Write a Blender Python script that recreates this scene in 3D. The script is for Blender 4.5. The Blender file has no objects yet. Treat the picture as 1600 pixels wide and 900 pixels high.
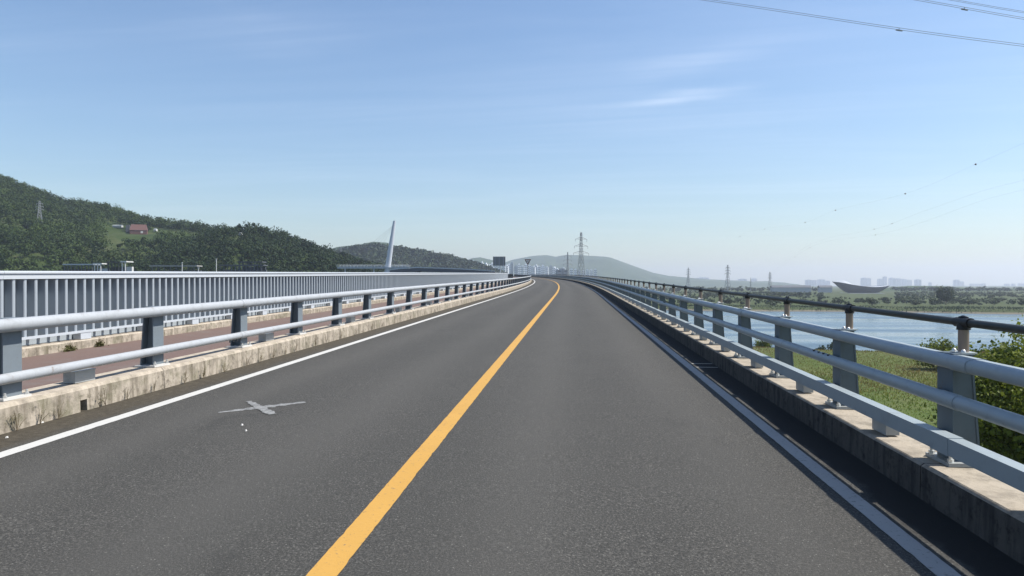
import bpy, math, random
import numpy as np
from mathutils import Matrix, Vector

random.seed(7)
RNG = np.random.default_rng(11)
SC = bpy.context.scene
COL = SC.collection
R = math.radians

# ------------------------------------------------------------------ camera
F = 1125.0                      # focal length in pixels of a 1600 px wide frame
EYE = 1.5
HORIZON = 445.0
YAW = math.atan(96 / F)         # the road runs a little to the right of the view axis
PITCH = -math.atan((450 - HORIZON) / F)
cam_d = bpy.data.cameras.new('camera')
cam_d.sensor_width = 36.0
cam_d.lens = 36.0 * F / 1600.0
cam_d.clip_start = 0.05
cam_d.clip_end = 40000
cam = bpy.data.objects.new('camera', cam_d)
COL.objects.link(cam)
cam.location = (0, 0, EYE)
cam.rotation_euler = (math.pi / 2 + PITCH, 0, YAW)
SC.camera = cam
CAM_M = Matrix.Translation((0, 0, EYE)) @ cam.rotation_euler.to_matrix().to_4x4()

# ------------------------------------------------------------------ sun, sky, exposure
SUN_EL = R(53.5)
SUN_AHEAD = R(7)                # sun stands to the right of the road, a little ahead
sun_dir = Vector((math.cos(SUN_EL) * math.cos(SUN_AHEAD), math.cos(SUN_EL) * math.sin(SUN_AHEAD), math.sin(SUN_EL)))
sd = bpy.data.lights.new('sun', 'SUN')
sd.energy = 5.0
sd.angle = R(0.53)
sd.color = (1.0, 0.955, 0.88)
sun = bpy.data.objects.new('sun', sd)
COL.objects.link(sun)
sun.rotation_euler = sun_dir.to_track_quat('Z', 'Y').to_euler()

SKY_STRENGTH = 0.091
CIRRUS = 0.8
world = bpy.data.worlds.new('World')
SC.world = world
world.use_nodes = True
SC.view_settings.view_transform = 'Standard'
SC.view_settings.look = 'None'
SC.view_settings.exposure = 0.6
SC.view_settings.gamma = 1.0
SC.view_settings.use_curve_mapping = False
SC.cycles.use_denoising = True
SC.cycles.volume_bounces = 1
SC.cycles.max_bounces = 8
SC.cycles.transparent_max_bounces = 16


class NT:
    """small helper for building node trees"""
    def __init__(self, tree):
        self.t = tree
        tree.nodes.clear()

    def n(self, typ, **kw):
        nd = self.t.nodes.new(typ)
        for k, v in kw.items():
            if k.startswith('i_'):
                key = k[2:]
                key = int(key) if key.isdigit() else key.replace('_', ' ')
                nd.inputs[key].default_value = v
            else:
                setattr(nd, k, v)
        return nd

    def l(self, a, b):
        self.t.links.new(a, b)

    def val(self, sock, v):
        if hasattr(v, 'links') or hasattr(v, 'is_linked'):
            self.l(v, sock)
        else:
            sock.default_value = v

    def math(self, op, a, b=0.0, clamp=False):
        nd = self.t.nodes.new('ShaderNodeMath')
        nd.operation = op
        nd.use_clamp = clamp
        self.val(nd.inputs[0], a)
        self.val(nd.inputs[1], b)
        return nd.outputs[0]

    def noise(self, vec, scale, detail=3.0, rough=0.55, dist=0.0):
        nd = self.n('ShaderNodeTexNoise')
        nd.inputs['Scale'].default_value = scale
        nd.inputs['Detail'].default_value = detail
        nd.inputs['Roughness'].default_value = rough
        nd.inputs['Distortion'].default_value = dist
        if vec is not None:
            self.l(vec, nd.inputs['Vector'])
        return nd.outputs['Fac']

    def ramp(self, fac, stops):
        nd = self.n('ShaderNodeValToRGB')
        cr = nd.color_ramp
        while len(cr.elements) < len(stops):
            cr.elements.new(0.5)
        for e, (p, c) in zip(cr.elements, stops):
            e.position = p
            e.color = (c, c, c, 1) if isinstance(c, (int, float)) else (c[0], c[1], c[2], 1)
        self.l(fac, nd.inputs[0])
        return nd.outputs[0]

    def mix(self, fac, a, b, blend='MIX'):
        nd = self.n('ShaderNodeMix', data_type='RGBA', blend_type=blend)
        self.val(nd.inputs[0], fac)
        for s, v in ((nd.inputs[6], a), (nd.inputs[7], b)):
            if isinstance(v, tuple):
                s.default_value = (v[0], v[1], v[2], 1)
            else:
                self.l(v, s)
        return nd.outputs[2]

    def scale_vec(self, vec, sc):
        nd = self.n('ShaderNodeMapping')
        nd.inputs['Scale'].default_value = sc
        self.l(vec, nd.inputs['Vector'])
        return nd.outputs[0]


def view_dir(px, py):
    v = Vector(((px - 800) / F, -(py - 450) / F, -1.0))
    return (CAM_M.to_3x3() @ v).normalized()


def build_sky():
    w = NT(world.node_tree)
    sky = w.n('ShaderNodeTexSky', sky_type='NISHITA', sun_disc=False)
    sky.sun_elevation = SUN_EL
    sky.sun_rotation = math.pi / 2 - SUN_AHEAD
    sky.air_density = 1.3
    sky.dust_density = 0.5
    sky.ozone_density = 2.4
    tc = w.n('ShaderNodeTexCoord')
    sep = w.n('ShaderNodeSeparateXYZ')
    w.l(tc.outputs['Generated'], sep.inputs[0])
    zz = w.math('MAXIMUM', sep.outputs[2], 0.03)
    u = w.math('DIVIDE', sep.outputs[0], zz)
    v = w.math('DIVIDE', sep.outputs[1], zz)
    comb = w.n('ShaderNodeCombineXYZ')
    w.l(u, comb.inputs[0]); w.l(v, comb.inputs[1])
    # thin high cirrus: broad veil torn into fibres
    rot = w.n('ShaderNodeMapping')
    rot.inputs['Rotation'].default_value = (0, 0, R(28))
    rot.inputs['Scale'].default_value = (0.35, 1.1, 1)
    w.l(comb.outputs[0], rot.inputs['Vector'])
    veil = w.noise(rot.outputs[0], 0.8, 6, 0.55, 0.6)
    veil = w.ramp(veil, [(0.42, 0.0), (0.78, 1.0)])
    fib = w.noise(w.scale_vec(rot.outputs[0], (0.5, 3.0, 1)), 2.2, 5, 0.6, 0.3)
    fib = w.ramp(fib, [(0.35, 0.35), (0.7, 1.0)])
    cloud = w.math('MULTIPLY', w.math('MULTIPLY', veil, fib), 0.16 * CIRRUS)
    # two brighter wisps of the same cirrus
    for (a, b, wid, st) in (((998, 160), (1150, 140), 0.10, 0.34), ((965, 132), (1190, 68), 0.16, 0.11),
                            ((330, 70), (520, 30), 0.3, 0.07)):
        pa, pb = view_dir(*a), view_dir(*b)
        pa = (pa.x / pa.z, pa.y / pa.z); pb = (pb.x / pb.z, pb.y / pb.z)
        cx, cy = (pa[0] + pb[0]) / 2, (pa[1] + pb[1]) / 2
        ang = math.atan2(pb[1] - pa[1], pb[0] - pa[0])
        half = math.hypot(pb[0] - pa[0], pb[1] - pa[1]) / 2
        du = w.math('SUBTRACT', u, cx); dv = w.math('SUBTRACT', v, cy)
        al = w.math('ADD', w.math('MULTIPLY', du, math.cos(ang) / half), w.math('MULTIPLY', dv, math.sin(ang) / half))
        ac = w.math('ADD', w.math('MULTIPLY', du, -math.sin(ang) / wid), w.math('MULTIPLY', dv, math.cos(ang) / wid))
        nz = w.noise(comb.outputs[0], 3.5, 4)
        ac = w.math('ADD', ac, w.math('MULTIPLY', w.math('SUBTRACT', nz, 0.5), 1.6))
        d2 = w.math('ADD', w.math('MULTIPLY', al, al), w.math('MULTIPLY', ac, ac))
        g = w.math('POWER', 2.718, w.math('MULTIPLY', d2, -1.0))
        cloud = w.math('ADD', cloud, w.math('MULTIPLY', w.math('MULTIPLY', g, fib), st))
    fade = w.math('MULTIPLY', sep.outputs[2], 9.0, True)
    cloud = w.math('MULTIPLY', cloud, fade)
    bal = w.mix(1.0, sky.outputs[0], (0.875, 0.962, 1.085), 'MULTIPLY')   # white balance
    col = w.mix(cloud, bal, (9.5, 10.0, 10.9))
    bg = w.n('ShaderNodeBackground')
    bg.inputs['Strength'].default_value = SKY_STRENGTH
    w.l(col, bg.inputs['Color'])
    out = w.n('ShaderNodeOutputWorld')
    w.l(bg.outputs[0], out.inputs[0])


build_sky()


# ------------------------------------------------------------------ placing helpers
def at(px, py, depth):
    """world point seen at photo pixel (px, py) at a depth along the view axis"""
    v = CAM_M @ Vector(((px - 800) / F * depth, -(py - 450) / F * depth, -depth))
    return np.array(v)


def ground_at(px, depth, z):
    p = at(px, 450, depth)
    return np.array((p[0], p[1], z))


# ------------------------------------------------------------------ materials
MATS = {}


def mat(name):
    m = bpy.data.materials.new(name)
    m.use_nodes = True
    MATS[name] = m
    return m, NT(m.node_tree)


def finish(t, col, rough=0.6, metal=0.0, bump=None, bump_d=0.01, bump_s=1.0, spec=None, shader=None):
    p = t.n('ShaderNodeBsdfPrincipled')
    if isinstance(col, tuple):
        p.inputs['Base Color'].default_value = (col[0], col[1], col[2], 1)
    else:
        t.l(col, p.inputs['Base Color'])
    t.val(p.inputs['Roughness'], rough)
    p.inputs['Metallic'].default_value = metal
    if spec is not None:
        p.inputs['Specular IOR Level'].default_value = spec
    if bump is not None:
        b = t.n('ShaderNodeBump')
        b.inputs['Distance'].default_value = bump_d
        b.inputs['Strength'].default_value = bump_s
        t.l(bump, b.inputs['Height'])
        t.l(b.outputs[0], p.inputs['Normal'])
    o = t.n('ShaderNodeOutputMaterial')
    t.l(p.outputs[0], o.inputs[0])
    return p, o


def m_simple(name, col, rough=0.5, metal=0.0, var=0.12, scale=6.0, dirt=None, dirt_scale=2.0, dirt_lo=0.55, dirt_hi=0.75, bump=0.0, rust=False):
    m, t = mat(name)
    tc = t.n('ShaderNodeTexCoord')
    g = t.n('ShaderNodeNewGeometry')
    pos = g.outputs['Position']
    nz = t.noise(pos, scale, 4)
    a = tuple(c * (1 - var) for c in col)
    b = tuple(min(1, c * (1 + var)) for c in col)
    c = t.mix(nz, a, b)
    if dirt:
        dz = t.noise(pos, dirt_scale, 6, 0.65)
        f = t.ramp(dz, [(dirt_lo, 0.0), (dirt_hi, 0.85)])
        c = t.mix(f, c, dirt)
    if rust:
        rz_ = t.noise(pos, 7.0, 8, 0.72)
        c = t.mix(t.ramp(rz_, [(0.63, 0.0), (0.70, 0.75)]), c, (0.13, 0.075, 0.045))
        rr = t.math('ADD', rough, t.math('MULTIPLY', t.noise(pos, 4.0, 6, 0.7), 0.3))
        finish(t, c, rr, metal)
        return m
    finish(t, c, rough, metal, bump=nz if bump else None, bump_d=bump)
    return m


def m_asphalt():
    m, t = mat('asphalt')
    uv = t.n('ShaderNodeUVMap', uv_map='uv').outputs[0]
    pos = t.n('ShaderNodeNewGeometry').outputs['Position']
    fine = t.noise(pos, 70, 4, 0.88)
    mid = t.noise(pos, 38, 2, 0.6)
    big = t.noise(t.scale_vec(uv, (1.1, 0.12, 1)), 0.9, 5, 0.6)
    base = t.ramp(fine, [(0.33, (0.010, 0.010, 0.009)), (0.46, (0.040, 0.039, 0.036)), (0.54, (0.070, 0.068, 0.062)), (0.61, (0.14, 0.135, 0.122)), (0.70, (0.34, 0.325, 0.30))])
    base = t.mix(t.math('MULTIPLY', mid, 0.2), base, (0.060, 0.0585, 0.0535))
    base = t.mix(t.ramp(big, [(0.35, 0.0), (0.7, 0.5)]), base, (0.047, 0.046, 0.042))
    patch = t.noise(pos, 0.55, 4, 0.6)
    base = t.mix(t.ramp(patch, [(0.5, 0.0), (0.68, 0.35)]), base, (0.071, 0.069, 0.063))
    sepu = t.n('ShaderNodeSeparateXYZ'); t.l(uv, sepu.inputs[0])
    wob = t.math('ADD', sepu.outputs[0], t.math('MULTIPLY', t.noise(t.scale_vec(uv, (0.3, 0.08, 1)), 1.0, 3), 0.5))
    tr = None
    for lc in (-3.7, -2.0, -0.15, 1.45):
        d = t.math('DIVIDE', t.math('SUBTRACT', wob, lc), 0.38)
        g = t.math('POWER', 2.718, t.math('MULTIPLY', t.math('MULTIPLY', d, d), -1.0))
        tr = g if tr is None else t.math('ADD', tr, g)
    base = t.mix(t.math('MULTIPLY', tr, 0.42), base, (0.086, 0.083, 0.076))
    oil = t.noise(t.scale_vec(uv, (1.0, 0.35, 1)), 1.3, 6, 0.7, 0.5)
    base = t.mix(t.ramp(oil, [(0.60, 0.0), (0.74, 0.5)]), base, (0.03, 0.03, 0.029))
    # pale polished stones
    vor = t.n('ShaderNodeTexVoronoi', feature='F1')
    vor.inputs['Scale'].default_value = 42
    t.l(pos, vor.inputs['Vector'])
    wn = t.n('ShaderNodeTexWhiteNoise', noise_dimensions='3D')
    t.l(vor.outputs['Position'], wn.inputs[0])
    st = t.math('MULTIPLY', t.math('GREATER_THAN', wn.outputs[0], 0.82), t.math('LESS_THAN', vor.outputs['Distance'], 0.17))
    base = t.mix(t.math('MULTIPLY', st, 0.45), base, (0.36, 0.35, 0.32))
    # silt and moss collecting beside the kerb on the far side of the left line
    sep = t.n('ShaderNodeSeparateXYZ'); t.l(uv, sep.inputs[0])
    en = t.noise(pos, 2.2, 5)
    edge = t.math('ADD', sep.outputs[0], t.math('MULTIPLY', t.math('SUBTRACT', en, 0.5), 0.34))
    f = t.math('MULTIPLY', t.math('SUBTRACT', -4.76, edge), 5.0, True)
    dn = t.noise(pos, 16, 5, 0.7)
    dirt = t.ramp(dn, [(0.3, (0.036, 0.030, 0.021)), (0.55, (0.068, 0.058, 0.042)), (0.75, (0.11, 0.095, 0.07))])
    base = t.mix(t.math('MULTIPLY', f, 0.92), base, dirt)
    gutter_shade = t.math('MULTIPLY', t.math('SUBTRACT', edge, 1.94), 12.0, True)  # right gutter blackened to deepen the rail and kerb shadow there
    base = t.mix(t.math('MULTIPLY', gutter_shade, 0.93), base, (0.014, 0.013, 0.012))
    base = t.mix(1.0, base, (0.94, 0.93, 0.915), 'MULTIPLY')
    finish(t, base, 0.88, bump=fine, bump_d=0.008, bump_s=0.9, spec=0.25)
    return m


def m_paint(name, col, wear=(0.085, 0.082, 0.075), lo=0.62, hi=0.72, tone=None):
    m, t = mat(name)
    pos = t.n('ShaderNodeNewGeometry').outputs['Position']
    n1 = t.noise(pos, 28, 5, 0.75)
    n2 = t.noise(pos, 3.0, 5, 0.6)
    c = t.mix(n2, tuple(x * 0.86 for x in col), tuple(min(1, x * 1.06) for x in col))
    c = t.mix(t.ramp(n1, [(lo, 0.0), (hi, 0.9)]), c, wear)
    finish(t, c, 0.7, bump=n1, bump_d=0.003, spec=0.3)
    return m


def m_concrete(name, lit, dark, streak=1.0, green=None, grime_shade=0.0):
    m, t = mat(name)
    pos = t.n('ShaderNodeNewGeometry').outputs['Position']
    n1 = t.noise(pos, 5.0, 7, 0.68)
    n2 = t.noise(pos, 28.0, 5, 0.7)
    st = t.noise(t.scale_vec(pos, (1, 5.5, 0.55)), 1.8, 6, 0.65)
    c = t.mix(n2, tuple(x * 0.85 for x in lit), tuple(min(1, x * 1.12) for x in lit))
    c = t.mix(t.ramp(n1, [(0.45, 0.0), (0.66, 0.95)]), c, tuple(x * 0.55 for x in lit))
    # stains run down the upright faces only
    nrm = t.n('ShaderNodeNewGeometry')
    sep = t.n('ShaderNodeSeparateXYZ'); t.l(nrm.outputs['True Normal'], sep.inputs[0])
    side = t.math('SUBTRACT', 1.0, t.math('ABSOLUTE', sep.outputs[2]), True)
    if grime_shade:
        c = t.mix(t.math('MULTIPLY', side, grime_shade), c, tuple(x * 1.3 for x in dark))  # upright faces evenly darkened: grime together with painted-in shade
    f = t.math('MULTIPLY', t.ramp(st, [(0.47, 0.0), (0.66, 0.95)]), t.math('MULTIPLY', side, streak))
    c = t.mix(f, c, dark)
    sp = t.noise(pos, 11.0, 6, 0.75)
    f3 = t.math('MULTIPLY', t.ramp(sp, [(0.52, 0.0), (0.66, 0.9)]), t.math('MULTIPLY', side, streak))
    c = t.mix(f3, c, tuple(x * 0.6 for x in dark))
    if green:
        gz = t.noise(pos, 3.1, 6, 0.7)
        c = t.mix(t.math('MULTIPLY', t.ramp(gz, [(0.5, 0.0), (0.7, 0.7)]), side), c, green)
    finish(t, c, 0.9, bump=n2, bump_d=0.006, spec=0.2)
    return m


def m_foliage(name, dark, light, trans=0.22):
    m, t = mat(name)
    at_ = t.n('ShaderNodeAttribute', attribute_name='tint')
    c = t.ramp(at_.outputs['Fac'], [(0.0, dark), (1.0, light)])
    p = t.n('ShaderNodeBsdfPrincipled')
    t.l(c, p.inputs['Base Color'])
    p.inputs['Roughness'].default_value = 0.65
    p.inputs['Specular IOR Level'].default_value = 0.2
    tr = t.n('ShaderNodeBsdfTranslucent')
    t.l(c, tr.inputs['Color'])
    mx = t.n('ShaderNodeMixShader')
    mx.inputs[0].default_value = trans
    t.l(p.outputs[0], mx.inputs[1]); t.l(tr.outputs[0], mx.inputs[2])
    o = t.n('ShaderNodeOutputMaterial')
    t.l(mx.outputs[0], o.inputs[0])
    return m


def m_terrain(name, stops, s1=0.02, s2=0.15, shore=False):
    m, t = mat(name)
    pos = t.n('ShaderNodeNewGeometry').outputs['Position']
    n1 = t.noise(pos, s1, 6, 0.62)
    n2 = t.noise(pos, s2, 6, 0.68)
    f = t.math('ADD', t.math('MULTIPLY', n1, 0.6), t.math('MULTIPLY', n2, 0.4))
    c = t.ramp(f, stops)
    if shore:
        # bare silt where the bank dips to the water
        sp = t.n('ShaderNodeSeparateXYZ'); t.l(pos, sp.inputs[0])
        zf = t.math('MULTIPLY', t.math('SUBTRACT', -13.5, t.math('ADD', sp.outputs[2], t.math('MULTIPLY', n2, 0.8))), 1.6, True)
        far = t.math('MULTIPLY', t.math('SUBTRACT', sp.outputs[1], 380.0), 0.05, True)
        c = t.mix(t.math('MULTIPLY', far, 0.75), c, (0.050, 0.064, 0.030))   # duller sedge across the river
        c = t.mix(zf, c, (0.17, 0.15, 0.115))
    finish(t, c, 0.95, bump=n2, bump_d=1.2 / max(s2 * 10, 0.2), spec=0.1)
    return m


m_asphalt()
m_paint('white_paint', (0.48, 0.47, 0.44), lo=0.60, hi=0.69)
m_paint('yellow_paint', (0.455, 0.255, 0.055), lo=0.60, hi=0.66)
m_paint('white_paint_shaded', (0.30, 0.295, 0.28), lo=0.58, hi=0.69)  # darker copy of the white paint, for the line under the rail shadow
m_paint('faded_paint', (0.25, 0.25, 0.24), wear=(0.07, 0.069, 0.066), lo=0.44, hi=0.62)
m_concrete('kerb_left', (0.41, 0.355, 0.285), (0.12, 0.10, 0.07), 0.8, green=(0.13, 0.125, 0.07))
m_concrete('kerb_right', (0.345, 0.30, 0.24), (0.024, 0.024, 0.025), 1.0, grime_shade=0.85)  # near-black sides carry the shade of the road face in their colour
m_concrete('concrete', (0.36, 0.35, 0.33), (0.16, 0.15, 0.14), 0.6)
m_simple('path_red', (0.122, 0.080, 0.066), 0.9, var=0.25, scale=20, dirt=(0.135, 0.12, 0.108), dirt_scale=0.9, bump=0.003)
m_simple('rail_paint', (0.245, 0.285, 0.305), 0.34, var=0.07, scale=9, dirt=(0.175, 0.195, 0.20), dirt_scale=5, dirt_lo=0.56, dirt_hi=0.8, rust=True)
m_simple('rail_galv', (0.32, 0.335, 0.35), 0.45, var=0.10, scale=60, dirt=(0.24, 0.245, 0.245), dirt_scale=7, dirt_lo=0.5, dirt_hi=0.8, rust=True)
m_simple('post_paint', (0.085, 0.112, 0.132), 0.5, var=0.06, scale=12, dirt=(0.065, 0.08, 0.085), dirt_scale=6, dirt_lo=0.56, dirt_hi=0.8, rust=True)
m_simple('post_left', (0.14, 0.165, 0.185), 0.5, var=0.08, scale=12, dirt=(0.11, 0.125, 0.13), dirt_scale=6, dirt_lo=0.56, dirt_hi=0.8, rust=True)
m_simple('fence_white', (0.44, 0.47, 0.50), 0.45, var=0.04, scale=4)
m_simple('fin_paint', (0.295, 0.33, 0.36), 0.45, var=0.05, scale=4)
m_simple('handrail_dark', (0.008, 0.010, 0.008), 0.55, var=0.2, scale=5)
m_simple('bracket_dark', (0.005, 0.005, 0.006), 0.6, var=0.2, scale=5)
m_simple('steel', (0.22, 0.172, 0.145), 0.42, 0.35, var=0.1, scale=3)
m_simple('bolt_steel', (0.62, 0.62, 0.6), 0.35, 0.6, var=0.1, scale=30)
m_simple('box_grey', (0.30, 0.315, 0.315), 0.5, var=0.08, scale=20, dirt=(0.2, 0.21, 0.2), dirt_scale=8)
m_simple('dark_metal', (0.03, 0.034, 0.036), 0.5, var=0.2, scale=5)
m_simple('lattice_steel', (0.20, 0.215, 0.225), 0.55, 0.3, var=0.1, scale=2)
m_simple('cable', (0.16, 0.17, 0.18), 0.5, var=0.1, scale=2)
m_simple('marker', (0.10, 0.045, 0.03), 0.5, var=0.1, scale=2)
m_simple('tower_white', (0.74, 0.75, 0.76), 0.5, var=0.05, scale=0.5)
m_simple('tower_grey', (0.36, 0.39, 0.42), 0.6, var=0.08, scale=0.1)
m_simple('board_grey', (0.20, 0.20, 0.20), 0.7, var=0.1, scale=0.8)
m_simple('mast_paint', (0.48, 0.50, 0.53), 0.5, var=0.05, scale=0.5)
m_simple('tower_pale', (0.52, 0.54, 0.565), 0.6, var=0.08, scale=0.1)
m_simple('tower_dark', (0.20, 0.22, 0.25), 0.6, var=0.08, scale=0.1)
m_simple('window_glass', (0.06, 0.075, 0.09), 0.15, var=0.1, scale=0.3)
m_simple('brick_red', (0.135, 0.068, 0.058), 0.85, var=0.15, scale=1.2)
m_simple('roof_dark', (0.07, 0.075, 0.085), 0.7, var=0.15, scale=0.6)
m_simple('plaster', (0.5, 0.49, 0.465), 0.8, var=0.06, scale=0.8)
m_simple('silver_shell', (0.04, 0.047, 0.065), 0.5, 0.0, var=0.04, scale=0.1)
m_simple('sign_white', (0.75, 0.75, 0.74), 0.5, var=0.03, scale=3)
m_simple('sign_red', (0.09, 0.02, 0.024), 0.5, var=0.05, scale=3)
m_simple('sign_black', (0.012, 0.012, 0.013), 0.5, var=0.05, scale=3)
m_simple('bark', (0.10, 0.08, 0.06), 0.9, var=0.3, scale=3)
m_simple('sand', (0.33, 0.30, 0.24), 0.9, var=0.15, scale=0.3)
m_simple('dry_stem', (0.16, 0.12, 0.07), 0.9, var=0.2, scale=20)
m_foliage('leaf_forest', (0.015, 0.031, 0.008), (0.066, 0.100, 0.020), 0.22)
m_foliage('leaf_pine', (0.010, 0.023, 0.008), (0.034, 0.058, 0.015), 0.2)
m_foliage('leaf_bank', (0.040, 0.066, 0.010), (0.20, 0.23, 0.030), 0.32)
m_foliage('leaf_far', (0.018, 0.031, 0.017), (0.050, 0.072, 0.032), 0.12)
m_foliage('leaf_plain', (0.020, 0.034, 0.017), (0.066, 0.090, 0.036), 0.2)
m_foliage('grass_bank', (0.20, 0.14, 0.06), (0.135, 0.225, 0.026), 0.3)
m_foliage('weed', (0.10, 0.075, 0.04), (0.10, 0.11, 0.04), 0.2)
m_terrain('land', [(0.30, (0.040, 0.066, 0.016)), (0.46, (0.070, 0.096, 0.026)), (0.56, (0.095, 0.104, 0.040)), (0.66, (0.125, 0.100, 0.055)), (0.78, (0.055, 0.080, 0.022))], 0.018, 0.16, shore=True)
m_terrain('wood_floor', [(0.30, (0.016, 0.032, 0.009)), (0.50, (0.040, 0.058, 0.018)), (0.68, (0.085, 0.088, 0.042))], 0.02, 0.2)
m_terrain('far_wood', [(0.30, (0.020, 0.036, 0.016)), (0.50, (0.038, 0.060, 0.026)), (0.64, (0.066, 0.088, 0.040)), (0.80, (0.090, 0.100, 0.055))], 0.006, 0.035)


def m_water():
    m, t = mat('river_water')
    pos = t.n('ShaderNodeNewGeometry').outputs['Position']
    n = t.noise(t.scale_vec(pos, (0.35, 1.0, 1)), 0.9, 5, 0.6)
    big = t.noise(t.scale_vec(pos, (0.2, 1.0, 1)), 0.02, 4)
    c = t.ramp(big, [(0.35, (0.046, 0.084, 0.115)), (0.65, (0.058, 0.096, 0.122))])
    rgh = t.math('ADD', 0.10, t.math('MULTIPLY', t.ramp(t.noise(t.scale_vec(pos, (0.12, 1.0, 1)), 0.05, 5, 0.65), [(0.4, 0.0), (0.65, 1.0)]), 0.28))
    finish(t, c, rgh, bump=n, bump_d=0.2, bump_s=0.3)


m_water()


# ------------------------------------------------------------------ mesh helpers
def new_obj(name, me, parent=None, loc=(0, 0, 0), rz=0.0):
    o = bpy.data.objects.new(name, me)
    COL.objects.link(o)
    o.location = loc
    if rz:
        o.rotation_euler = (0, 0, rz)
    if parent is not None:
        o.parent = parent
    return o


def tag(o, label=None, cat=None, group=None, kind=None):
    if label: o['label'] = label
    if cat: o['category'] = cat
    if group: o['group'] = group
    if kind: o['kind'] = kind
    return o


def empty(name, loc, label, cat, group=None, rz=0.0):
    o = new_obj(name, None, None, tuple(loc), rz)
    o.empty_display_size = 0.3
    return tag(o, label, cat, group)


def clone(o, parent=None):
    c = o.copy()
    COL.objects.link(c)
    c.parent = parent
    for ch in o.children:
        clone(ch, c)
    return c


class MB:
    def __init__(self):
        self.v = []; self.f = []; self.uv = None

    def add(self, vs, fs):
        b = len(self.v)
        self.v.extend([tuple(map(float, p)) for p in vs])
        self.f.extend([tuple(i + b for i in q) for q in fs])
        return self

    def box(self, c, s, rz=0.0, taper=None):
        x, y, z = (k / 2 for k in s)
        tx, ty = taper or (1, 1)
        pts = [(-x, -y, -z), (x, -y, -z), (x, y, -z), (-x, y, -z), (-x * tx, -y * ty, z), (x * tx, -y * ty, z), (x * tx, y * ty, z), (-x * tx, y * ty, z)]
        ca, sa = math.cos(rz), math.sin(rz)
        pts = [(c[0] + p[0] * ca - p[1] * sa, c[1] + p[0] * sa + p[1] * ca, c[2] + p[2]) for p in pts]
        return self.add(pts, [(0, 3, 2, 1), (4, 5, 6, 7), (0, 1, 5, 4), (1, 2, 6, 5), (2, 3, 7, 6), (3, 0, 4, 7)])

    def prism(self, poly, axis, a, b):
        """poly: list of 2-D points; extruded along axis ('x','y','z') from a to b"""
        n = len(poly)
        def p3(p, k):
            return {'x': (k, p[0], p[1]), 'y': (p[0], k, p[1]), 'z': (p[0], p[1], k)}[axis]
        vs = [p3(p, a) for p in poly] + [p3(p, b) for p in poly]
        fs = [tuple(range(n))[::-1], tuple(range(n, 2 * n))] + [(i, (i + 1) % n, n + (i + 1) % n, n + i) for i in range(n)]
        return self.add(vs, fs)

    def tube(self, pts, r, n=8, cap=True):
        pts = [np.array(p, float) for p in pts]
        rings = []
        for i, p in enumerate(pts):
            d = pts[min(i + 1, len(pts) - 1)] - pts[max(i - 1, 0)]
            d = d / (np.linalg.norm(d) + 1e-9)
            up = np.array((0, 0, 1.0)) if abs(d[2]) < 0.9 else np.array((1.0, 0, 0))
            a = np.cross(d, up); a /= np.linalg.norm(a)
            b = np.cross(a, d)
            rr = r[i] if isinstance(r, (list, tuple)) else r
            rings.append([p + rr * (math.cos(2 * math.pi * k / n) * a + math.sin(2 * math.pi * k / n) * b) for k in range(n)])
        vs = [q for ring in rings for q in ring]
        fs = []
        for i in range(len(pts) - 1):
            for k in range(n):
                k2 = (k + 1) % n
                fs.append((i * n + k, i * n + k2, (i + 1) * n + k2, (i + 1) * n + k))
        if cap:
            fs.append(tuple(range(n))[::-1])
            fs.append(tuple((len(pts) - 1) * n + k for k in range(n)))
        return self.add(vs, fs)

    def bar(self, a, b, w):
        return self.tube([a, b], w * 0.7071, 4)

    def build(self, name, material, parent=None, origin=(0, 0, 0), smooth=False, uv=None):
        me = self.mesh(name, material, origin, smooth, uv)
        po = np.array(parent.location) if parent is not None else np.zeros(3)
        return new_obj(name, me, parent, tuple(np.array(origin) - po) if parent is not None else tuple(origin))

    def mesh(self, name, material, origin=(0, 0, 0), smooth=False, uv=None):
        me = bpy.data.meshes.new(name)
        o = origin
        me.from_pydata([(p[0] - o[0], p[1] - o[1], p[2] - o[2]) for p in self.v], [], self.f)
        me.materials.append(MATS[material])
        if smooth:
            me.polygons.foreach_set('use_smooth', [True] * len(me.polygons))
            me.set_sharp_from_angle(angle=R(50))
        if uv is not None:
            lay = me.uv_layers.new(name='uv')
            idx = np.zeros(len(me.loops), np.int32)
            me.loops.foreach_get('vertex_index', idx)
            lay.data.foreach_set('uv', np.array(uv, float)[idx].ravel())
        me.update()
        return me


def quads_mesh(name, V, material, tint, nper=4):
    """V: (n, nper, 3) polygons as one mesh with a tint per face"""
    n = len(V)
    me = bpy.data.meshes.new(name)
    me.vertices.add(n * nper)
    me.vertices.foreach_set('co', np.asarray(V, np.float32).ravel())
    me.loops.add(n * nper)
    me.loops.foreach_set('vertex_index', np.arange(n * nper, dtype=np.int32))
    me.polygons.add(n)
    me.polygons.foreach_set('loop_start', np.arange(n, dtype=np.int32) * nper)
    me.polygons.foreach_set('loop_total', np.full(n, nper, np.int32))
    a = me.attributes.new('tint', 'FLOAT', 'FACE')
    a.data.foreach_set('value', np.asarray(tint, np.float32))
    me.materials.append(MATS[material])
    me.update()
    me.validate()
    return me


def leaf_quads(c, nrm, size, rng):
    """quads centred at c (n,3) with normals near nrm and half size 'size' (n,)"""
    n = len(c)
    nr = nrm + rng.normal(0, 0.55, (n, 3))
    nr /= np.linalg.norm(nr, axis=1, keepdims=True) + 1e-9
    t = rng.normal(0, 1, (n, 3))
    a = np.cross(nr, t); a /= np.linalg.norm(a, axis=1, keepdims=True) + 1e-9
    b = np.cross(nr, a)
    s = size[:, None]
    e = rng.uniform(0.55, 1.0, (n, 1))
    return np.stack([c - a * s, c - b * s * e, c + a * s, c + b * s * e], axis=1)


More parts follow.
